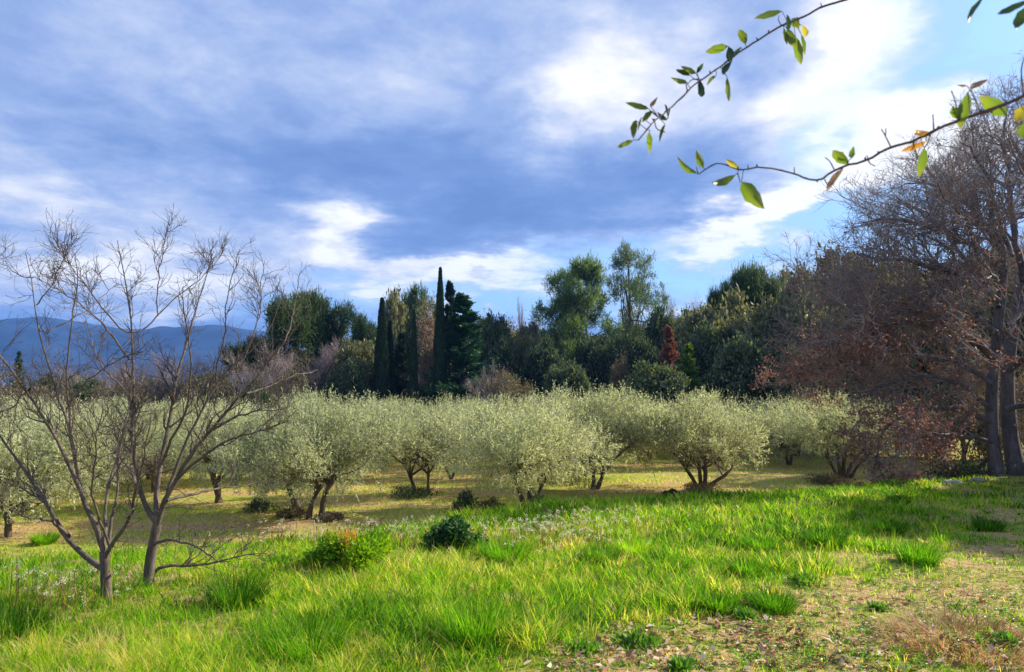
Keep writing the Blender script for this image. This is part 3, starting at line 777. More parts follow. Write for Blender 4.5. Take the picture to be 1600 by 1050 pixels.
# variants for the rows behind
VAR = [olive(40 + k, [[(0, 0, -.2), (.1 * (k - 2), 0, .5), (.25 * (k - 2), 0, 1.2)], [(.05, 0, -.2), (-.2 * (k - 1.5), .1, .6), (-.4 * (k - 1.5), 0, 1.2)]], 5.7, 3.2, .7, n=350, shoots=9) for k in range(7)]
go = np.random.default_rng(3); spots = []
fixed = [gp(500, 812), gp(448, 806), gp(660, 771), gp(822, 797), gp(925, 765), gp(1098, 768), gp(1318, 748), gp(14, 838), gp(338, 786)]
rows = [(19.5, 3.9), (23, 4.1), (26.5, 4.2), (30.5, 4.3), (35, 4.5), (40, 4.6), (45, 4.7), (50, 4.8)]
second = {}
for ri, (yy, sp) in enumerate(rows):
    for k in range(-11, 9):
        x = k * sp + (ri % 2) * sp * .5 + go.normal() * .35; y = yy + go.normal() * .4 + .05 * x
        px = 800 + x / y * F
        if px < -190 or px > 1500: continue
        if min(math.hypot(x - f[0], y - f[1]) for f in fixed) < 3.0: continue
        if yy < 27 and px > 380: continue
        if yy < 32 and px > 940: continue
        if 960 < px < 1070 and yy < 38: continue
        if 1150 < px < 1275 and y < 36: continue
        if px > 1275 and yy < 31: continue
        spots.append((x, y, px, ri))
seen = {}
MARKS = [(-80, 'just beyond the left picture edge'), (40, 'near the left picture edge'), (130, 'behind the left bare tree'), (220, 'behind the right bare tree'), (330, 'behind the long right limbs of the bare trees'), (430, 'left of the two plumed olives'),
         (530, 'below the two plumed olives'), (610, 'below the first cypress'), (690, 'below the tallest cypress'), (780, 'right of the cypress group'), (890, 'below the bushy green pine'), (985, 'below the tallest airy pine'), (1060, 'below the rusty dead conifer'),
         (1150, 'below the grey green shoulder oak'), (1250, 'left of the five stemmed olive'), (1350, 'behind the rusty oak boughs'), (1450, 'behind the oak near its trunks')]
for i, (x, y, px, ri) in enumerate(spots):
    s = .92 + .16 * go.random(); sz = s * (.90 + .05 * go.normal())
    if y > 44: sz *= .97
    lab = 'olive tree lost in the dense silvery mass behind the front row'
    if ri <= 4:
        mark = min(((abs(px - q), nm) for q, nm in MARKS))[1]; rn = ['front', 'second', 'third', 'fourth', 'fifth'][ri]
        k_ = (ri, mark); seen[k_] = seen.get(k_, 0) + 1
        lab = 'olive tree in the %s row, %s%s' % (rn, mark, '' if seen[k_] == 1 else ', its right hand neighbour' if seen[k_] == 2 else ', second neighbour to the right')
    oput(VAR[i % 7], on(x, y), lab, 'olive trees in the dense orchard mass', float(go.random() * 6.28), (s, s, sz))
# two olives with tall wispy crowns
for px, ty, d, lab in ((500, 622, 31, 'olive tree with a tall plume of shoots above the orchard, left of the pair'), (560, 618, 32, 'olive tree with a bushy plume of shoots above the orchard, right of the pair')):
    q = at(px, ty, d); z0 = float(H(q[0], d)); oput(olive(60 + px, [[(0, 0, -.2), (.1, 0, .6), (0, 0, 1.6)]], 1.6, q[2] - z0 + .1, 1.0, n=90), (q[0], d, z0), lab, OG)
# silvery blue olives standing beyond, against the wood
for k, (px, ty, w_) in enumerate(((700, 634, 90), (760, 636, 60), (810, 620, 70), (915, 616, 80), (1000, 622, 60), (640, 640, 60), (880, 626, 60))):
    q = at(px, ty, 57); z0 = float(H(q[0], 57)); s = w_ / F * 57 / 5.3; oput(VAR[k % 5], (q[0], 57, z0), ['bluish olive at the wood edge just right of the tallest cypress', 'small bluish olive at the wood edge below the green spired conifer', 'bluish olive at the wood edge below the pale topped tree', 'largest bluish olive at the wood edge, below the bushy pine', 'bluish olive at the wood edge below the house roof', 'bluish olive at the wood edge between the slim left cypresses', 'bluish olive touching the left side of the largest bluish one'][k], 'bluish olives at the wood edge', float(k), (s, s, (q[2] - z0) / 3.0))

# ------------------------------------------------------------------ left pair of bare trees
def bare_tree(name, label, base, d, trunk, limbs, g, r0=.075):
    """limbs: (start radius, end depth offset, pixel list)"""
    bp = at(*base, d); bp[2] = float(H(bp[0], d)) - .08
    t = thing(name, label, 'bare tree', bp)
    main = []; mr = []
    def lift(pts, off, roff=0.0):
        n = len(pts); return [at(px, py, d + roff + (off - roff) * (i / max(1, n - 1)) ** 1.1) - bp for i, (px, py) in enumerate(pts)]
    m = Mesher()
    tp = resample([(0, 0, -.1)] + lift(trunk, 0)[1:], 12); rr = np.linspace(r0, r0 * .72, 12); rr[0] *= 1.3; rr[1] *= 1.12
    m.add(*tubes(tp, rr * (1 + .04 * g.normal(size=12)), 10))
    obj('trunk', m.build('trunk', True), M['bark'], t)
    placed = [tp]; placed_r = [rr]; placed_px = [np.array([(px, py) for px, py in resample([(a, b, 0) for a, b in trunk], 12)[:, :2]])]
    for (ra, off, pts) in limbs:
        best = min(((np.linalg.norm(q - np.array(pts[0]), axis=1).min(), ii, int(np.linalg.norm(q - np.array(pts[0]), axis=1).argmin())) for ii, q in enumerate(placed_px)))
        y0 = placed[best[1]][best[2]][1]; pl = lift(pts, off + y0, y0)
        pl = [placed[best[1]][best[2]]] + pl[1:]; ra = min(ra, .75 * placed_r[best[1]][best[2]] / .8)
        P = resample(pl, 22); placed_px.append(resample([(a, b, 0) for a, b in pts], 22)[:, :2]); placed.append(P)
        P = P.copy(); P[1:] += np.cumsum(g.normal(size=(21, 3)) * .006, axis=0)
        main.append(P); ra *= .63; placed_r.append(ra * (1 - np.linspace(0, 1, 22)) ** 1.15 + .0032); mr.append((ra * (1 - np.linspace(0, 1, 22)) ** 1.15 + .0032) * (1 + .05 * g.normal(size=22)))
    main = np.array(main); mr = np.array(mr)
    L = np.linalg.norm(np.diff(main, axis=1), axis=2).sum(1).sum()
    P1, R1 = grow(main, mr, int(L * 5.6), 9, .40, 38, .22, .20, .25, .96, .55, .25, g, .0036, power=.75)
    P1b, R1b = grow(main, mr, int(L * 4), 6, .32, 58, .05, .22, .05, 1, .2, .3, g, .0018)
    P2, R2 = grow(P1, R1, int(len(P1) * 4.6), 7, .27, 42, .16, .24, .1, 1, .62, .35, g, .0026)
    P3, R3 = grow(P2, R2, int(len(P2) * 2.2), 4, .15, 48, .1, .2, .1, 1, .7, .5, g, .0015)
    P4, R4 = grow(P1b, R1b, int(len(P1b) * 2.0), 5, .2, 50, .0, .25, .1, 1, .7, .5, g, .0016)
    for i in range(len(main)):
        obj('limb', Mesher().add(*tubes(main[i], mr[i], 8)).build('limb', True), M['bark'], t)
    m = Mesher()
    for P_, R_, s in ((P1, R1, 5), (P1b, R1b, 4), (P2, R2, 4), (P3, R3, 3), (P4, R4, 3)): m.add(*tubes(P_, R_, s))
    tw = obj('twigs', m.build('twigs', True), M['twig'], t)
    # dry stubs / buds left on the twigs
    k = g.integers(len(P3), size=900); C = P3[k, -1]
    V, Q = leaves(C, P3[k, -1] - P3[k, -2] + g.normal(size=(900, 3)) * .02, .014, .008, g)
    return t


gb = np.random.default_rng(77)
bare_tree('bare_tree', 'left bare tree of the near pair, with a long limb sweeping low to the left', (168, 934), 6.55, [(168, 934), (166, 905), (163, 878), (163, 862)],
          [(.042, .5, [(164, 884), (150, 880), (122, 859), (100, 825), (79, 790), (55, 755), (30, 710), (0, 672), (-40, 610), (-60, 560)]),
           (.050, -.4, [(163, 864), (150, 825), (137, 800), (128, 765), (116, 735), (91, 686), (70, 645), (46, 605), (20, 572), (0, 548), (-25, 500), (-35, 450)]),
           (.045, .7, [(163, 864), (152, 830), (136, 790), (120, 740), (112, 690), (102, 640), (88, 600), (75, 552), (67, 520), (57, 487), (53, 435), (45, 392)]),
           (.032, -.6, [(150, 820), (125, 770), (112, 700), (103, 640), (102, 590), (102, 542), (108, 505), (112, 470), (119, 430), (114, 398)]),
           (.036, .9, [(163, 864), (162, 830), (161, 795), (170, 745), (180, 700), (192, 660), (200, 620), (215, 575)]),
           (.030, -.8, [(165, 868), (180, 850), (200, 832), (215, 790), (222, 750), (235, 700), (240, 660)]),
           (.028, .4, [(170, 865), (172, 820), (183, 765), (182, 710), (198, 637), (205, 590)]),
           (.024, -.5, [(104, 640), (118, 610), (135, 590), (160, 570), (190, 555), (215, 550)]),
           (.022, .9, [(52, 440), (30, 430), (10, 412), (-15, 395)]),
           (.020, -.9, [(60, 490), (80, 450), (90, 410), (98, 360)]),
           (.020, 1.0, [(70, 540), (110, 500), (150, 470), (185, 440)]),
           (.022, -.8, [(100, 830), (80, 815), (55, 812), (25, 800), (-10, 770)]),
           (.020, .8, [(46, 612), (20, 640), (-10, 650)]),
           (.018, -1.2, [(168, 850), (140, 770), (150, 700), (165, 640)])], gb, .052)
bare_tree('bare_tree', 'right bare tree of the near pair, dark forked trunk with many rising limbs', (230, 916), 7.0, [(230, 916), (234, 880), (239, 850), (246, 818)],
          [(.050, .3, [(245, 822), (232, 805), (221, 786), (214, 746), (207, 700), (204, 660), (207, 612), (203, 570), (201, 530), (197, 480), (192, 452), (185, 425), (182, 405), (176, 378)]),
           (.034, -.8, [(202, 535), (185, 512), (170, 492), (155, 475), (144, 458), (135, 448), (127, 435), (120, 420), (113, 402), (108, 385)]),
           (.036, .8, [(202, 535), (222, 518), (240, 500), (262, 478), (280, 460), (297, 445), (312, 435), (325, 420), (338, 405), (352, 385)]),
           (.028, .2, [(240, 500), (243, 475), (246, 450), (249, 425), (255, 400), (257, 380), (260, 350)]),
           (.028, -1.0, [(205, 560), (180, 530), (160, 502), (130, 478), (100, 458), (85, 448), (60, 430)]),
           (.052, .5, [(246, 822), (256, 795), (262, 770), (268, 740), (285, 700), (305, 661), (317, 640), (329, 618), (345, 595), (366, 576), (385, 560), (400, 545), (420, 520), (435, 495), (448, 450)]),
           (.046, -.7, [(250, 815), (262, 780), (275, 750), (292, 722), (318, 690), (341, 661), (365, 635), (390, 612), (410, 585), (427, 558), (445, 540), (463, 520), (482, 490)]),
           (.040, .9, [(246, 815), (245, 785), (250, 740), (257, 690), (265, 645), (274, 602), (283, 570), (292, 541), (300, 510), (305, 490), (318, 440), (330, 390)]),
           (.032, -1.1, [(250, 740), (258, 705), (270, 680), (286, 649), (294, 610), (298, 564), (300, 520), (292, 480), (290, 440)]),
           (.030, -.9, [(286, 752), (310, 722), (341, 698), (365, 688), (390, 680), (430, 668), (468, 658)]),
           (.026, .9, [(266, 771), (300, 775), (341, 771), (380, 765), (427, 753)]),
           (.020, -1.2, [(240, 846), (258, 840), (274, 841), (305, 850), (340, 872), (360, 875)]),
           (.024, .3, [(237, 893), (248, 885), (262, 881), (300, 879), (341, 875), (390, 866), (427, 862)]),
           (.026, .6, [(370, 572), (392, 540), (405, 500), (408, 460), (412, 415)]),
           (.026, -.4, [(330, 616), (340, 570), (352, 520), (350, 470), (360, 425), (372, 395)]),
           (.022, 1.1, [(390, 612), (420, 600), (455, 585), (490, 575)]),
           (.022, -1.3, [(341, 661), (375, 650), (410, 640), (450, 640)]),
           (.020, 1.2, [(207, 640), (190, 600), (165, 575), (150, 540), (140, 500)]),
           (.022, .9, [(222, 780), (205, 740), (180, 715), (160, 690)]),
           (.022, 1.0, [(430, 555), (450, 510), (455, 470), (470, 430)])], gb, .054)


# ------------------------------------------------------------------ big bare oak on the right
def big_oak():
    g = np.random.default_rng(91); d0 = 18.5
    bp = at(1562, 752, d0); bp[2] = float(H(bp[0], d0)) - .1
    t = thing('bare_oak', 'big bare oak at the right edge, with rusty dry leaves clinging to its low boughs', 'oak tree', bp)
    def lf(pts, off): n = len(pts); return [at(px, py, d0 + off * i / (n - 1)) - bp for i, (px, py) in enumerate(pts)]
    trunk = [(.17, .3, [(1560, 756), (1550, 690), (1548, 620), (1556, 540), (1564, 470), (1568, 420)]), (.19, 1.4, [(1592, 750), (1578, 690), (1572, 600), (1580, 520), (1600, 440), (1625, 380)])]
    for r, off, pts in trunk:
        P = resample(lf(pts, off), 14); P[0, 2] -= .15; rr = np.linspace(r, r * .6, 14); rr[0] *= 1.35; rr[1] *= 1.1
        obj('trunk', Mesher().add(*tubes(P, rr * (1 + .04 * g.normal(size=14)), 12)).build('trunk', True), M['oak_bark'], t)
    limbs = [(.12, -1.5, [(1568, 430), (1545, 400), (1500, 385), (1450, 352), (1405, 338), (1350, 345)]),
             (.12, 1.5, [(1568, 425), (1555, 380), (1520, 330), (1480, 300), (1440, 285), (1415, 290)]),
             (.13, -1, [(1568, 420), (1560, 370), (1548, 300), (1535, 260), (1515, 230), (1500, 215)]),
             (.13, 2, [(1600, 440), (1590, 370), (1585, 290), (1578, 230), (1580, 190), (1592, 155)]),
             (.12, 0, [(1600, 430), (1620, 350), (1640, 270), (1650, 190), (1660, 120)]),
             (.11, -2.5, [(1560, 470), (1520, 440), (1470, 425), (1410, 420), (1365, 405), (1335, 402)]),
             (.11, 1.8, [(1556, 520), (1510, 480), (1450, 460), (1380, 455), (1320, 450), (1268, 446)]),
             (.10, -2, [(1552, 560), (1500, 520), (1440, 500), (1370, 505), (1310, 510), (1240, 535)]),
             (.10, 2.5, [(1550, 600), (1500, 560), (1430, 545), (1370, 550), (1310, 562), (1238, 580)]),
             (.09, -1.0, [(1550, 640), (1500, 600), (1460, 590), (1410, 595), (1370, 605), (1340, 612)]),
             (.09, 1.0, [(1550, 660), (1500, 640), (1440, 640), (1400, 660), (1375, 690), (1370, 720)]),
             (.08, -2.0, [(1552, 690), (1510, 680), (1460, 680), (1420, 700), (1395, 720)]),
             (.075, 1.5, [(1552, 715), (1520, 722), (1490, 728), (1460, 720), (1430, 715)]),
             (.11, 2.5, [(1575, 520), (1620, 470), (1680, 450)]), (.11, -2.5, [(1575, 580), (1630, 540), (1700, 540)]), (.10, -1, [(1572, 640), (1630, 620), (1700, 640)]),
             (.10, 3, [(1560, 480), (1530, 420), (1480, 380), (1450, 330), (1400, 315)]), (.09, -3, [(1562, 450), (1530, 400), (1505, 330), (1475, 270)]),
             (.09, 3.5, [(1580, 400), (1560, 300), (1525, 270), (1490, 245)]), (.09, -3, [(1556, 560), (1480, 500), (1400, 470), (1330, 480)])]
    A = []; R = []
    for r, off, pts in limbs:
        P = resample(lf(pts, off), 18); P[2:] += np.cumsum(g.normal(size=(16, 3)) * .04, axis=0); A.append(P); R.append(r * .62 * (1 - np.linspace(0, 1, 18)) ** .8 + .012)
        obj('limb', Mesher().add(*tubes(P, R[-1], 7)).build('limb', True), M['oak_bark'], t)
    A = np.array(A); R = np.array(R)
    P1, R1 = grow(A, R, 400, 8, 2.15, 40, .06, .17, .13, 1, .5, .25, g, .011, power=.8)
    P2, R2 = grow(P1, R1, 2900, 6, .95, 42, .08, .18, .1, 1, .6, .35, g, .0065)
    P3, R3 = grow(P2, R2, 14000, 5, .5, 42, .07, .2, .1, 1, .65, .45, g, .0050)
    P4, R4 = grow(P3, R3, 20000, 3, .26, 45, .05, .2, .1, 1, .7, .6, g, .0040)
    m = Mesher()
    for P_, R_, s in ((P1, R1, 5), (P2, R2, 4), (P3, R3, 3), (P4, R4, 3)): m.add(*tubes(P_, R_, s))
    obj('twigs', m.build('twigs', True), M['oak_twig'], t)
    # clinging leaves, thick on the low boughs, sparse above
    z = P3[:, -1, 2]; xx = P3[:, -1, 0]
    cl = .5 + .5 * vnoise(xx, z * 1.3, .8, 6); pr = np.clip(1.0 - (z - 2.0) / 3.4, .07, 1) * np.where(xx > -1.0, .6, 1) * np.clip(cl, .04, 1) ** 2
    k = g.choice(len(P3), 17000, p=pr / pr.sum()); s = g.integers(1, 5, 17000)
    C = P3[k, s] + g.normal(size=(17000, 3)) * .07
    keep = g.random(17000) < np.clip(1.25 - (C[:, 2] - 2.0) / 4.5, .12, 1)
    C = C[keep]
    V, Q = leaves(C, g.normal(size=C.shape) + np.array([0, 0, -.6]), .075 + .035 * g.random(len(C)), .045, g, fold=.2)
    obj('dry_leaves', mesh('dry_leaves', V, Q), M['brownleaf'], t)
    return t


big_oak()
# a slim second oak just out of frame to the right, whose boughs reach into it
def side_oak():
    g = np.random.default_rng(93); d0 = 21.0; bp = at(1668, 742, d0); bp[2] = float(H(bp[0], d0)) - .1
    t = thing('bare_oak', 'bare oak mostly beyond the right edge, only its twigs in view', 'oak tree', bp)
    lf = lambda pts, off: [at(px, py, d0 + off * i / (len(pts) - 1)) - bp for i, (px, py) in enumerate(pts)]
    P = resample(lf([(1668, 745), (1664, 640), (1660, 520), (1655, 400)], 0), 12)
    obj('trunk', Mesher().add(*tubes(P, np.linspace(.26, .16, 12), 10)).build('trunk', True), M['oak_bark'], t)
    A = np.array([resample(lf(q, o), 14) for q, o in (([(1660, 520), (1620, 470), (1570, 440), (1520, 430)], 2), ([(1656, 430), (1630, 330), (1600, 250), (1570, 200)], -1),
                 ([(1655, 410), (1660, 300), (1650, 200), (1640, 100)], 1), ([(1662, 600), (1610, 570), (1550, 560), (1500, 570)], 2), ([(1664, 660), (1620, 640), (1580, 650)], -1))])
    R = np.tile(np.linspace(.12, .02, 14), (5, 1)); m = Mesher().add(*tubes(A, R, 6))
    P1, R1 = grow(A, R, 110, 7, 2.2, 42, .08, g=g, minr=.011); P2, R2 = grow(P1, R1, 900, 6, 1.1, 42, .08, g=g, minr=.006); P3, R3 = grow(P2, R2, 4200, 4, .5, 42, .04, g=g, minr=.0045)
    for P_, R_, s in ((P1, R1, 5), (P2, R2, 4), (P3, R3, 3)): m.add(*tubes(P_, R_, s))
    obj('twigs', m.build('twigs', True), M['oak_twig'], t)
side_oak()

# ------------------------------------------------------------------ foreground branches
def mat_nearleaf(name, c1, c2, tip):
    m = bpy.data.materials.new(name); m.use_nodes = True; N = NT(m.node_tree); N.n.clear(); out = N.node('ShaderNodeOutputMaterial')
    a = N.node('ShaderNodeAttribute', attribute_name='along'); tcn = N.node('ShaderNodeTexCoord'); nz = N.noise(tcn.outputs['Object'], 120, 4)
    c = N.ramp(N.m('ADD', a.outputs['Fac'], N.m('MULTIPLY', N.m('SUBTRACT', nz, .5), .5)), [(0, c1), (.65, c2), (1, tip)])
    sp = N.noise(tcn.outputs['Object'], 420, 2); c = N.mix(N.ramp(sp, [(.66, (0, 0, 0)), (.72, (1, 1, 1))]), c, (.16, .09, .03))
    p = N.node('ShaderNodeBsdfPrincipled'); N.l.new(c, p.inputs['Base Color']); p.inputs['Roughness'].default_value = .4
    tr = N.node('ShaderNodeBsdfTranslucent'); N.l.new(N.mix(1.0, c, (1.5, 1.5, .7), 'MULTIPLY'), tr.inputs[0]); mx = N.node('ShaderNodeMixShader'); mx.inputs[0].default_value = .5
    N.l.new(p.outputs[0], mx.inputs[1]); N.l.new(tr.outputs[0], mx.inputs[2]); N.l.new(mx.outputs[0], out.inputs[0]); return m
LM = {'g': mat_nearleaf('green_leaf', (.10, .17, .02), (.17, .24, .03), (.30, .25, .05)), 'd': mat_nearleaf('dark_leaf', (.015, .04, .02), (.03, .07, .02), (.06, .10, .02)),
      'y': mat_nearleaf('yellow_leaf', (.42, .36, .03), (.50, .40, .04), (.55, .22, .04)), 'o': mat_nearleaf('orange_leaf', (.62, .30, .03), (.70, .30, .03), (.6, .2, .05)),
      'b': mat_nearleaf('brown_leaf', (.22, .13, .09), (.28, .16, .11), (.25, .12, .08)), 'm': mat_nearleaf('olive_leaf', (.06, .10, .02), (.12, .17, .03), (.25, .2, .05))}
M['stem'] = mat_bark('branch_stem', (.045, .03, .03), (.14, .09, .085), 60, .3)


def near_leaf(p0, p1, width, parent, mat, g, org):
    """one real leaf: cupped blade, 7x3 grid, pointed both ends, with a thin petiole"""
    K = 9; s = np.linspace(0, 1, K); L = np.linalg.norm(p1 - p0); d = (p1 - p0) / L
    view = nrm((p0 + p1) / 2 - np.array([0, 0, CAMZ])); side = nrm(np.cross(d, nrm(view + g.normal(size=3) * .22))); up = np.cross(side, d)
    wv = width * np.sin(pi * s ** .85) ** .8 * .5; wv[0] = wv[-1] = width * .015
    bend = np.sin(pi * s) * L * (.04 + .12 * g.random()) + s ** 3 * L * .16 * g.normal(); tw = .5 * g.normal() * s; wav = .10 * np.sin(s * 17 + g.random() * 6)
    V = []
    for i in range(K):
        c = p0 + d * L * s[i] + up * bend[i]
        for u in (-1, -.5, 0, .5, 1): V.append(c + (side * np.cos(tw[i]) + up * np.sin(tw[i])) * wv[i] * u * (1 + wav[i] * u) + up * (abs(u) * wv[i] * .45 + wav[i] * u * wv[i]))
    V = np.array(V) - org; Q = np.array([(i * 5 + j, i * 5 + j + 1, i * 5 + j + 6, i * 5 + j + 5) for i in range(K - 1) for j in range(4)])
    me = mesh('leaf', V, Q, smooth=True); a = me.attributes.new('along', 'FLOAT', 'POINT'); a.data.foreach_set('value', np.repeat(s, 5).astype(np.float32) * .9)
    return obj('leaf', me, LM[mat], parent)


def near_branch(name, label, main, dd, twigs, lvs, group, seed, r=(.0022, .001)):
    g = np.random.default_rng(seed); Z = lambda x, y: (940 + x / 2.424, y / 2.424)
    n = len(main); pts = []; 
    for i, (x, y) in enumerate(main): pts.append(at(*Z(x, y), dd[0] + (dd[1] - dd[0]) * i / (n - 1)))
    org = pts[0].copy(); t = thing(name, label, 'branch', org, group)
    P = resample(np.array(pts), 48); P[1:-1] += g.normal(size=(46, 3)) * .0005
    rr = np.linspace(r[0], r[1], 48) * (1 + .35 * (g.random(48) < .14)); m = Mesher().add(*tubes(P - org, rr, 8))
    mp = np.array([(940 + a / 2.424, b / 2.424) for a, b in main])
    def depth(x, y):
        q = np.array(Z(x, y)); return dd[0] + (dd[1] - dd[0]) * np.argmin(np.linalg.norm(mp - q, axis=1)) / (n - 1)
    for tw in twigs:
        dz = depth(*tw[0]); Pt = resample(np.array([at(*Z(*q), dz + .012 * k) for k, q in enumerate(tw)]), 8); m.add(*tubes(Pt - org, np.linspace(.0011, .0007, 8) * (1 + .4 * (np.arange(8) == 7)), 6))
    kb = np.arange(3, 45, 3) + g.integers(0, 2, 14); qb = P[kb] - org; db = nrm(g.normal(size=(14, 3)) + [0, 0, .6])
    m.add(*tubes(np.stack([qb, qb + db * .003, qb + db * .006], 1), np.tile([.0013, .0014, .0004], (14, 1)), 6))
    obj('stem', m.build('stem', True), M['stem'], t)
    for (x0, y0, x1, y1, wd, mt) in lvs:
        dz = depth(x0, y0); o = g.normal() * .012; p0 = at(*Z(x0, y0), dz); p1 = at(*Z(x1, y1), dz + o)
        # petiole back to the closest stem point
        k = np.argmin(np.linalg.norm(P - p0, axis=1)); 
        lf = near_leaf(p0, p1, wd / 2.424 / F * dz, t, mt, g, org)
        if np.linalg.norm(P[k] - p0) > .003:
            pp = resample(np.array([P[k], (P[k] + p0) / 2 + g.normal(size=3) * .002, p0]), 5); obj('petiole', Mesher().add(*tubes(pp - org, np.full(5, .0006), 5)).build('petiole', True), M['stem'], t)
    return t


near_branch('hanging_branch', 'upper leafy branch hanging into the sky from the top edge, dark green leaves',
            [(1010, -30), (920, 0), (835, 25), (750, 72), (680, 95), (620, 135), (545, 180), (490, 220), (440, 260), (370, 305), (325, 345), (258, 415), (215, 440), (190, 470), (140, 530)], (1.35, 1.12),
            [[(835, 25), (830, 12)], [(680, 95), (668, 75), (672, 60)], [(370, 300), (340, 300), (325, 320)], [(325, 345), (318, 310)], [(200, 450), (205, 490), (240, 500)], [(258, 415), (250, 450)]],
            [(683, 42, 585, 70, 26, 'm'), (702, 55, 708, 122, 20, 'd'), (722, 70, 748, 108, 34, 'm'), (758, 95, 778, 140, 24, 'y'), (702, 110, 730, 175, 34, 'm'), (735, 140, 755, 240, 34, 'g'), (756, 130, 765, 210, 16, 'm'),
             (690, 105, 703, 172, 14, 'm'), (545, 168, 520, 110, 32, 'm'), (478, 175, 393, 198, 34, 'g'), (528, 178, 492, 208, 16, 'g'), (480, 178, 486, 228, 36, 'd'), (492, 235, 448, 288, 26, 'd'), (432, 288, 398, 322, 16, 'm'),
             (475, 290, 483, 392, 18, 'g'), (370, 300, 385, 384, 26, 'd'), (324, 312, 260, 290, 22, 'g'), (336, 286, 280, 263, 18, 'd'), (358, 278, 300, 250, 22, 'g'), (360, 278, 386, 242, 16, 'd'), (185, 403, 212, 368, 16, 'b'),
             (178, 412, 90, 388, 22, 'g'), (192, 420, 155, 462, 24, 'm'), (240, 395, 250, 442, 12, 'm'), (248, 455, 210, 422, 22, 'd'), (130, 455, 118, 524, 26, 'm'), (180, 500, 182, 584, 24, 'g'), (240, 470, 217, 537, 15, 'd'),
             (118, 532, 54, 562, 20, 'm'), (150, 445, 138, 500, 10, 'm'), (165, 400, 140, 412, 14, 'g')], 'thin branches hanging into the sky', 1)
near_branch('hanging_branch', 'lower thorny branch crossing from the right edge, yellow and orange leaves',
            [(1680, 330), (1600, 365), (1530, 395), (1450, 425), (1370, 450), (1265, 490), (1180, 540), (1095, 555), (1015, 605), (920, 630), (880, 640), (845, 680), (820, 688), (770, 675), (725, 655), (660, 640), (600, 632), (555, 635), (515, 652), (490, 625), (435, 612), (370, 658)], (.95, 1.2),
            [[(1095, 555), (1075, 515), (1060, 490)], [(1075, 512), (1077, 488)], [(1258, 490), (1255, 435)], [(880, 640), (865, 610), (848, 598)], [(1352, 452), (1340, 380), (1325, 345)], [(1370, 450), (1380, 350), (1405, 335)], [(1010, 605), (1015, 620), (1035, 628)], [(1012, 605), (1005, 590)],
             [(1180, 540), (1192, 590), (1240, 650), (1260, 670)], [(1250, 495), (1235, 545), (1222, 560)], [(1480, 420), (1485, 450), (1500, 460)], [(1600, 365), (1585, 262), (1600, 215), (1640, 190)], [(730, 655), (730, 635)], [(555, 635), (555, 625)], [(845, 680), (855, 700)], [(515, 655), (525, 690)], [(365, 655), (360, 635)]],
            [(362, 656, 283, 603, 24, 'g'), (385, 636, 362, 567, 32, 'g'), (515, 637, 468, 600, 24, 'y'), (507, 662, 413, 697, 34, 'm'), (530, 690, 620, 792, 62, 'g'), (936, 622, 872, 568, 40, 'g'), (945, 600, 958, 546, 22, 'g'),
             (916, 635, 850, 728, 24, 'b'), (1240, 500, 1180, 486, 30, 'o'), (1230, 535, 1138, 566, 26, 'o'), (1222, 560, 1194, 664, 36, 'g'), (1355, 450, 1325, 403, 30, 'g'), (1390, 352, 1362, 480, 46, 'g'), (1352, 440, 1385, 350, 24, 'm'),
             (1532, 437, 1430, 365, 56, 'g'), (1395, 330, 1478, 290, 24, 'b'), (1385, 325, 1338, 318, 14, 'b'), (1610, 398, 1575, 462, 44, 'y'), (1625, 460, 1592, 525, 50, 'g')], 'thin branches hanging into the sky', 2, (.0024, .0009))
near_branch('hanging_branch', 'branch tip at the top right corner showing only dark hanging leaves',
            [(1760, 60), (1680, -20), (1560, -50), (1440, -40)], (.8, .85), [],
            [(1450, -15, 1380, 90, 20, 'd'), (1630, -5, 1510, 46, 26, 'd'), (1640, 10, 1558, 116, 44, 'd')], 'thin branches hanging into the sky', 3)

# ------------------------------------------------------------------ grass
def inframe(x, y, m=120):
    px = 800 + x / np.maximum(y, .1) * F; return (px > -m) & (px < 1600 + m)


def blades(base, az, lean, L, W, tone, g, K=4):
    n = len(base); s = np.linspace(0, 1, K)
    d = np.stack([np.cos(az), np.sin(az), 0 * az], 1); sd = np.stack([-np.sin(az + .6 * g.normal(size=n)), np.cos(az), 0 * az], 1)
    ht = L[:, None] * (s[None] * np.cos(lean * .6)[:, None] - (lean[:, None] * .32) * s[None] ** 2.4)
    hr = L[:, None] * np.sin(lean)[:, None] * s[None] ** 1.7
    c = base[:, None, :] + d[:, None, :] * hr[..., None] + np.array([0, 0, 1]) * ht[..., None]
    wv = W[:, None] * np.array([.75, 1, .7, .06])[None, :K] * .5
    V = np.stack([c - sd[:, None, :] * wv[..., None], c + sd[:, None, :] * wv[..., None]], 2).reshape(-1, 3)
    b = (np.arange(n) * K * 2)[:, None]; k = (np.arange(K - 1) * 2)[None]
    Q = np.stack([b + k, b + k + 1, b + k + 3, b + k + 2], -1).reshape(-1, 4)
    return V, Q, np.repeat(tone, K - 1)


def lush(x, y):
    """1 in the tall meadow, 0 on the short worn turf at the lower right"""
    px = 800 + x / np.maximum(y, .1) * F
    b = np.interp(y, [3.5, 4.5, 5.1, 6.0, 6.5, 8, 9, 12], [710, 770, 880, 1100, 1290, 1430, 1490, 1580])      # right limit of the tall grass in bearing
    return sm((b - px + 130 * vnoise(x, y, .45, 4)) / 300 + .25)


gg = np.random.default_rng(2024)
VV = []; QQ = []; TT = []; nV = 0
def emit(r):
    global nV
    VV.append(r[0]); QQ.append(r[1] + nV); TT.append(r[2]); nV += len(r[0])
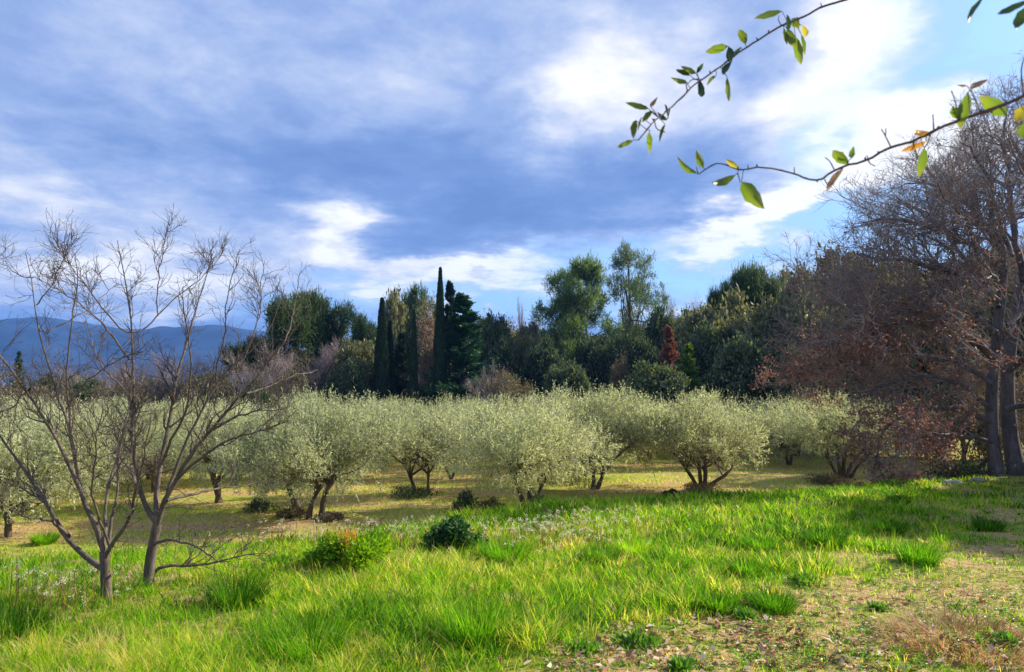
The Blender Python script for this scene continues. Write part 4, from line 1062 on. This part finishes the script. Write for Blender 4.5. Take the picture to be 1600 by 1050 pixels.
# tufts
nt = 7500; y = 3.2 + 14 * gg.random(nt) ** 1.25; x = (gg.random(nt) * 2 - 1) * (y * .78 + .6)
ok = (y < edge(x) + 2.2); x, y = x[ok], y[ok]; lu = lush(x, y)
ok = gg.random(len(x)) < (.10 + .9 * lu); x, y, lu = x[ok], y[ok], lu[ok]
size = (.45 + .65 * gg.random(len(x))) * (.45 + .55 * lu) * np.where((800 + x / y * F < 420) & (y > 5.4), .55, 1); 
vn = vnoise(x, y, 1.1, 7); tb = .45 + .18 * vn + .25 * gg.normal(size=len(x)) + (vnoise(x, y, .9, 12) > .55) * .25
px_ = 800 + x / y * F
tb += np.where((px_ < 220) & (y > 5.5), -.1, 0) + np.where(y > 9, -.10, .04)
per = np.clip((70 * size * np.clip(7 / y, .5, 1.4)).astype(int), 12, 130)
idx = np.repeat(np.arange(len(x)), per); n = len(idx)
az = gg.random(n) * 2 * pi; rr = .14 * size[idx] * np.sqrt(gg.random(n))
bx = x[idx] + np.cos(az) * rr; by = y[idx] + np.sin(az) * rr
bz = H(bx, by) - .01
lean = .35 + .75 * gg.random(n); az2 = az + .55 * gg.normal(size=n)
Lb = (.10 + .15 * gg.random(n) ** 1.3) * size[idx] * 1.05
Wd = (.0045 + .003 * gg.random(n)) * np.clip(by / 6, .8, 2.0)
tone = np.clip(tb[idx] + .13 * gg.normal(size=n) + (gg.random(n) < .11) * .4, 0, 1)
emit(blades(np.stack([bx, by, bz], 1), az2, lean, Lb, Wd, tone, gg))
# short turf cover everywhere on the meadow
n = 190000; y = 3.2 + 16 * gg.random(n) ** 1.35; x = (gg.random(n) * 2 - 1) * (y * .78 + .6)
ok = (y < edge(x) + 2.5) & (gg.random(n) < .52 + .30 * lush(x, y) + .40 * vnoise(x, y, .4, 2)); x, y = x[ok], y[ok]; n = len(x); lu = lush(x, y)
Lb = (.035 + .05 * gg.random(n)) * (1 + 1.3 * lu); tone = np.clip(.48 + .16 * vnoise(x, y, .7, 5) - .10 * lu + .17 * gg.normal(size=n) + (gg.random(n) < .15 * (1 - lu)) * .40 - .08 * (1 - lu), 0, 1)
emit(blades(np.stack([x, y, H(x, y) - .005], 1), gg.random(n) * 6.28, .3 + .9 * gg.random(n), Lb, (.004 + .002 * gg.random(n)) * np.clip(y / 6, .8, 2.2), tone, gg))
# thin long straw-tipped blades
n = 8000; y = 3.4 + 9.5 * gg.random(n) ** 1.2; x = (gg.random(n) * 2 - 1) * (y * .78 + .6); lu = lush(x, y)
ok = (y < edge(x) + 1) & (gg.random(n) < lu); x, y = x[ok], y[ok]; n = len(x)
emit(blades(np.stack([x, y, H(x, y)], 1), gg.random(n) * 6.28, .25 + .8 * gg.random(n), .18 + .2 * gg.random(n), np.full(n, .0035), np.clip(.7 + .2 * gg.normal(size=n), 0, 1), gg))
me = mesh('meadow_grass', np.concatenate(VV), np.concatenate(QQ), attr={'tone': np.concatenate(TT)})
tag(obj('meadow_grass', me, M['grass']), 'bright green and yellow meadow grass covering the foreground', 'grass', kind='stuff')
# field turf under the olives
n = 170000; y = 9 + 47 * gg.random(n) ** 1.7; x = (gg.random(n) * 2 - 1) * (y * .78 + 1); ok = (y > edge(x) + 1.5) & (gg.random(n) < .55 + .6 * vnoise(x * .35, y, 1.5, 9)); x, y = x[ok], y[ok]; n = len(x)
r = blades(np.stack([x, y, H(x, y) - .005], 1), gg.random(n) * 6.28, .3 + .9 * gg.random(n), .07 + .09 * gg.random(n), .010 + .01 * gg.random(n) * y / 20, np.clip(.62 + .18 * vnoise(x, y, 2.5, 3) + .2 * gg.normal(size=n), 0, 1), gg, 3)
tag(obj('field_grass', mesh('field_grass', r[0], r[1], attr={'tone': r[2]}), M['grass']), 'thin yellow green grass and straw on the orchard floor', 'grass', kind='stuff')

# ------------------------------------------------------------------ tussocks, bushes, weeds
def tussock(px, py, s, tone, label, mat='grass', name='grass_tussock', n=900, L=.24, leanr=(.2, .9), group='grass tussocks in the meadow', jitter=.13, spread=1.0):
    p = ground_point(px, py); g = np.random.default_rng(int(px * 7 + py)); t = thing(name, label, 'grass tussock', p, group)
    az = g.random(n) * 2 * pi; r = .17 * s * spread * np.sqrt(g.random(n)); b = np.stack([np.cos(az) * r, np.sin(az) * r, np.zeros(n) - .02], 1)
    V, Q, T = blades(b, az + .4 * g.normal(size=n), leanr[0] + (leanr[1] - leanr[0]) * g.random(n), (L * s) * (.6 + .6 * g.random(n)), np.full(n, .005) * max(1, p[1] / 7), np.clip(tone + jitter * g.normal(size=n), 0, 1), g)
    obj('blades', mesh('blades', V, Q, attr={'tone': T}), M[mat], t)


for a in [(745, 1000, 1.3, .36, 'large yellow green tussock with a dark base at the lower middle'),
          (1210, 955, .9, .24, 'dark based tussock on the worn turf right of the middle'),
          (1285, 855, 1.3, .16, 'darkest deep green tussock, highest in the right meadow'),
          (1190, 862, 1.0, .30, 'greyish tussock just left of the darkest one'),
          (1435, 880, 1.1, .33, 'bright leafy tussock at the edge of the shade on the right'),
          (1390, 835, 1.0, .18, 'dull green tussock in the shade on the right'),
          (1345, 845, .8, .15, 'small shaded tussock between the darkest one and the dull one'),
          (990, 870, 1.0, .55, 'pale bleached tussock in the middle of the tall grass'),
          (370, 945, 1.3, .12, 'bluish dark tussock right of the near bare trees'),
          (940, 880, 1.0, .22, 'deep green tussock left of the bleached one'),
          (20, 995, 1.2, .12, 'dark tussock at the left edge of the meadow'),
          (1170, 900, .9, .28, 'brown bottomed tussock above the worn turf'),
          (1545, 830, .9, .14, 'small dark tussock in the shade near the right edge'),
          (790, 880, 1.4, .32, 'tall tussock right of the ivy clump'),
          (480, 1030, 1.4, .30, 'tall leaning tussock at the bottom edge left of the middle'),
          (1125, 955, .7, .25, 'small tussock left of the dark based one on the worn turf'),
          (1405, 790, .9, .2, 'tussock beside the low weed near the oak boughs'),
          (70, 850, 1.3, .42, 'rounded tuft of grass on the bare soil beside the leftmost olive')]:
    tussock(*a)
tussock(1500, 1000, 1.5, .5, 'large mound of dry reddish straw at the lower right', mat='drygrass', n=1000, L=.14, leanr=(.7, 1.6), spread=2.0, name='straw_mound', group='dry mounds')


def foliage_clump(name, label, cat, px, py, rx, rz, n, L, W, mat, group=None, stems=18, upd=.4, ry=None, extra=None, loc=None):
    p = ground_point(px, py) if loc is None else np.array(loc); g = np.random.default_rng(int(px * 3 + py)); t = thing(name, label, cat, p, group)
    bl = []
    for _ in range(13):
        q = g.normal() * .48; k_ = .20 + .25 * g.random(); bl.append((q * rx, g.normal() * rx * .35, rz * (.15 + .75 * g.random() * max(.25, 1 - abs(q))), rx * k_, (ry or rx) * k_, rz * k_ * 1.1))
    c, nn = sample_blobs(bl, n, g, .35, 1.08, zmin=.0, keep=.2)
    c = c + g.normal(size=c.shape) * rx * .05
    V, Q = leaves(c, nn + g.normal(size=c.shape) * .6 + np.array([0, 0, upd]), L * (.6 + .7 * g.random(n)), W * (.7 + .6 * g.random(n)), g, nb=nn * .8 + np.array([0, 0, .5]), fold=.2)
    obj('foliage', mesh('foliage', V, Q), M[mat], t)
    P = np.array([resample([(g.normal() * rx * .12, g.normal() * rx * .12, -.03), c[k] * .5 + g.normal(size=3) * .02, c[k]], 6) for k in g.integers(n, size=stems)])
    obj('stems', Mesher().add(*tubes(P, np.tile(np.linspace(max(.003, rx * .012), .002, 6), (stems, 1)), 4)).build('stems', True), M['twig'], t)
    return t


b1 = foliage_clump('leafy_bush', 'bright green and yellow bush split by orange stalks, on the meadow edge', 'bush', 512, 890, .21, .34, 2600, .05, .017, 'euphorb')
g5 = np.random.default_rng(8)
for dx in (.42,):
    bl = [(dx + g5.normal() * .08, g5.normal() * .08, .15 + .1 * g5.random(), .14, .14, .16) for _ in range(6)]
    c, nn = sample_blobs(bl, 2400, g5, .35, 1.08, zmin=0, keep=.2); V, Q = leaves(c, nn + g5.normal(size=c.shape) * .5 + np.array([0, 0, .7]), .05, .017, g5, nb=nn)
    obj('foliage', mesh('foliage', V, Q), M['euphorb'], b1)
for q in range(22):     # each orange stalk is a part of its own
    sx, sy = .06 + .32 * g5.random(), -.12 + .2 * g5.random(); hq = .30 + .13 * g5.random(); z = .06 + (hq - .06) * g5.random(44); tl = g5.normal(size=2) * .05
    C = np.stack([sx + tl[0] * z / hq + .010 * g5.normal(size=44), sy + tl[1] * z / hq + .010 * g5.normal(size=44), z], 1)
    V, Q = leaves(C, g5.normal(size=C.shape) * .5 + np.array([0, 0, 1]), .045, .013, g5)
    mq = Mesher().add(V, Q).add(*tubes(np.array([[sx, sy, -.02], [sx + tl[0] * .5, sy + tl[1] * .5, hq * .5], [sx + tl[0], sy + tl[1], hq]]), np.array([.004, .003, .002]), 5))
    obj('stalk', mq.build('stalk'), M['orange'], b1)
foliage_clump('ivy_clump', 'dark glossy ivy mound on the meadow edge right of the bright bush', 'ivy', 706, 862, .31, .36, 3400, .042, .038, 'ivy', ry=.25)
foliage_clump('weed_patch', 'broad leaved green weed patch at the left of the bright bush', 'weed', 448, 893, .26, .13, 1100, .06, .025, 'euphorb')
for px, py, s, lab in ((990, 1010, .16, 'low leafy weed on the worn turf below the middle'), (908, 1018, .09, 'small dark rosette weed left of the low leafy weed'), (1060, 1045, .08, 'small weed at the bottom edge of the worn turf'),
                       (900, 975, .09, 'curled bright leaf weed where the tall grass ends'), (1160, 965, .08, 'small blue green weed beside the dark based tussock'), (1375, 955, .07, 'tiny weed by the pale fallen leaves'),
                       (1375, 775, .30, 'low dark weed in front of the oak boughs'), (1255, 915, .16, 'strappy green weed with yellow tips on the turf'), (1570, 1008, .12, 'short green weed at the right edge beside the straw mound')):
    foliage_clump('weed', lab, 'weed', px, py, s, s * .35, 260, .06, .022, 'weed', 'broad leaved weeds on the turf', stems=6)
# dry scrub at the feet of the olives and oak
for px, py, rx, rz, mt, lab in ((455, 808, .5, .22, 'thicket', 'dry brown tuft around the stems of the left leaning olive'), (520, 814, .4, .16, 'thicket', 'dry brown tuft at the foot of the two stemmed olive'), (405, 800, .35, .35, 'holm', 'small dark bush left of the dry tuft under the olives'),
                                (640, 776, .9, .28, 'holm', 'dark undergrowth below the reddish stemmed olive'), (730, 798, .42, .5, 'holm', 'dark little bush left of the central olive'), (765, 800, .4, .35, 'thicket', 'brown dry tuft between the dark bush and the central olive'),
                                (842, 800, .35, .4, 'holm', 'dark shoots round the foot of the central olive'), (1095, 770, .75, .3, 'thicket', 'grey brown undergrowth under the four stemmed olive'), (1050, 776, .25, .2, 'holm', 'tiny dark bush left of the four stemmed olive'),
                                (1290, 757, .8, .35, 'thicket', 'bramble left of the five stemmed olive foot'), (1345, 757, 1.1, .45, 'thicket', 'bramble between the five stemmed olive and the oak boughs'), (1430, 760, .9, .35, 'brownleaf', 'rusty leaved bramble under the low oak boughs'),
                                (1500, 757, .8, .45, 'holm', 'dark undergrowth left of the oak trunks'), (1620, 752, .8, .5, 'holm', 'dark undergrowth right of the oak trunks')):
    kw = {}
    if py > 765 or px < 1340: kw['loc'] = field_point(px, py)
    if lab.startswith('rusty bush'):
        q = at(1388, 758, 17.5); kw['loc'] = on(q[0], 17.5)
    elif py < 765 and px > 1340:
        q = at(px, py, 18.3 + (px % 7) * .2); kw['loc'] = on(q[0], q[1])
    foliage_clump('undergrowth', lab, 'undergrowth', px, py, rx, rz, int(1500 + 1500 * rx), .07, .03, mt, 'undergrowth at the feet of the trees', stems=26, **kw)

# white seed heads and wildflowers
g6 = np.random.default_rng(66); m = Mesher(); ms = Mesher()
pts = []
for (cx, cy, sx, sy, n) in ((70, 905, 75, 18, 80), (840, 812, 70, 22, 200), (930, 800, 50, 14, 70), (520, 822, 110, 10, 110), (640, 812, 90, 10, 60), (1000, 790, 60, 8, 30), (200, 905, 60, 20, 10)):
    for _ in range(n):
        q_ = cx + g6.normal() * sx
        if min(abs(q_ - 168), abs(q_ - 230)) < 16: continue
        pts.append(ground_point(q_, cy + 30 + abs(g6.normal()) * sy * .9))
pts = np.array(pts); n = len(pts); hh = .14 + .2 * g6.random(n)
tops = pts + np.stack([g6.normal(size=n) * .03, g6.normal(size=n) * .03, hh], 1)
P = np.stack([pts, (pts + tops) / 2 + g6.normal(size=(n, 3)) * .01, tops], 1)
tag(obj('wildflower_stalks', Mesher().add(*tubes(P, np.full((n, 3), .0022), 3)).build('wildflower_stalks'), M['drygrass']), 'thin dry stalks of the white weeds among the meadow grass', 'wildflower stalks', kind='stuff')
C = np.repeat(tops, 14, 0) + g6.normal(size=(n * 14, 3)) * .012; V, Q = leaves(C, g6.normal(size=C.shape) + [0, 0, .5], .012, .010, g6)
tag(obj('wildflowers', mesh('wildflowers', V, Q), M['flower']), 'small white flower and seed heads over the meadow grass', 'wildflowers', kind='stuff')
# fallen leaves
n = 900; px = 760 + 840 * g6.random(n); py = 900 + 150 * g6.random(n) ** .7
keep = g6.random(n) < (.2 + .8 * ((px > 850) & (py > 935))); px, py = px[keep], py[keep]
extra = [(1150 + 130 * g6.normal() * .5, 975 + 15 * g6.normal()) for _ in range(70)] + [(1520 + 40 * g6.normal(), 1010 + 12 * g6.normal()) for _ in range(40)] + [(960 + 60 * g6.normal(), 1030 + 10 * g6.normal()) for _ in range(60)]
px = np.r_[px, [e[0] for e in extra]]; py = np.clip(np.r_[py, [e[1] for e in extra]], 880, 1060)
C = np.array([ground_point(a, b) for a, b in zip(px, py)]) + np.array([0, 0, .018]); n = len(C)
d = g6.normal(size=(n, 3)) * [1, 1, .25]
V, Q = leaves(C, d, (.035 + .06 * g6.random(n) ** 2), .042, g6, nb=np.array([0, 0, 2.2]), fold=.3)
tag(obj('fallen_leaves', mesh('fallen_leaves', V, Q), M['litter']), 'pale and brown fallen leaves scattered over the worn turf', 'fallen leaves', kind='stuff')

# low clover-like ground cover and twig debris on the worn turf
n = 900; px = 700 + 900 * g6.random(n); py = 850 + 200 * g6.random(n) ** .8; ctr = np.array([ground_point(a, b) for a, b in zip(px, py)])
C = np.repeat(ctr, 16, 0); a_ = g6.random(n * 16) * 6.28; r_ = np.repeat(.015 + .05 * g6.random(n), 16) * np.sqrt(g6.random(n * 16)); C = C + np.stack([np.cos(a_) * r_, np.sin(a_) * r_, .008 + .015 * g6.random(n * 16)], 1)
V, Q = leaves(C, np.stack([np.cos(a_), np.sin(a_), .5 * g6.random(n * 16)], 1), .018 + .014 * g6.random(n * 16), .012, g6, nb=np.array([0, 0, 1.6]))
tag(obj('ground_cover', mesh('ground_cover', V, Q), M['weed']), 'low broad leaved ground cover between the grass on the worn turf', 'ground cover', kind='stuff')
n = 260; px = 780 + 820 * g6.random(n); py = 900 + 150 * g6.random(n) ** .8; ctr = np.array([ground_point(a, b) for a, b in zip(px, py)]) + [0, 0, .012]
dv = nrm(g6.normal(size=(n, 3)) * [1, 1, .15]) * (.03 + .09 * g6.random(n))[:, None]
tag(obj('twig_debris', Mesher().add(*tubes(np.stack([ctr - dv, ctr + g6.normal(size=(n, 3)) * .006, ctr + dv], 1), np.full((n, 3), .0022), 4)).build('twig_debris'), M['drygrass']), 'dry straw and twig scraps lying on the worn turf', 'twig debris', kind='stuff')

# dead leaves, prunings and dry grass stems strewn over the orchard floor
n = 5200; y = 13 + 24 * g6.random(n) ** 1.4; x = (g6.random(n) * 2 - 1) * (y * .75); ok = y > edge(x) + 3; x, y = x[ok], y[ok]; n = len(x); C = np.stack([x, y, H(x, y) + .02], 1)
V, Q = leaves(C, g6.normal(size=(n, 3)) * [1, 1, .3], .06 + .09 * g6.random(n), .035, g6, nb=np.array([0, 0, 1.6]))
tag(obj('orchard_litter', mesh('orchard_litter', V, Q), M['litter']), 'dry leaves and prunings strewn over the orchard floor', 'leaf litter', kind='stuff')
# rocks by the oak
def rock(px, py, d, s, label):
    g = np.random.default_rng(int(px)); q = at(px, py, d); t_ = np.linspace(0, pi, 9); f_ = np.linspace(0, 2 * pi, 14, endpoint=False)
    A, B_ = np.meshgrid(t_, f_, indexing='ij'); r = 1 + .14 * np.sin(3 * A + px) * np.cos(2 * B_) + .06 * g.normal(size=A.shape)
    r[0] = 1; r[-1] = 1
    V = np.stack([np.sin(A) * np.cos(B_) * r * s, np.sin(A) * np.sin(B_) * r * s * .6, np.cos(A) * r * s * .35], -1).reshape(-1, 3)
    i, j = np.meshgrid(np.arange(8), np.arange(14), indexing='ij'); Q = np.stack([i * 14 + j, i * 14 + (j + 1) % 14, (i + 1) * 14 + (j + 1) % 14, (i + 1) * 14 + j], -1).reshape(-1, 4)
    if 'stone' not in M: M['stone'] = mat_bark('pale_limestone', (.18, .15, .12), (.40, .35, .28), 7, .5, 1.0)
    tag(obj('rock', mesh('rock', V, Q, smooth=True), M['stone'], None, on(q[0], q[1], .03)), label, 'rock', 'pale rocks by the oak')
rock(1487, 766, 16.2, .24, 'flat pale rock in the grass in front of the oak boughs, the larger of two')
rock(1528, 762, 16.8, .18, 'smaller pale rock nearer to the oak trunk')

# ------------------------------------------------------------------ haze
bpy.ops.mesh.primitive_cube_add(size=1)
hz = bpy.context.active_object; hz.name = 'haze'; hz.data.name = 'haze'
hz.scale = (20400, 20400, 330); hz.location = (0, 3000, 330 / 2 - 45)
hm = bpy.data.materials.new('haze'); hm.use_nodes = True; N = NT(hm.node_tree); N.n.clear()
o_ = N.node('ShaderNodeOutputMaterial'); v = N.node('ShaderNodeVolumePrincipled'); v.inputs['Color'].default_value = (.13, .40, 1, 1); v.inputs['Density'].default_value = .00019; v.inputs['Anisotropy'].default_value = .1
N.l.new(v.outputs[0], o_.inputs['Volume']); hz.data.materials.append(hm); tag(hz, kind='stuff')
hz['label'] = 'thin bluish air haze over the whole landscape'; hz['category'] = 'haze'
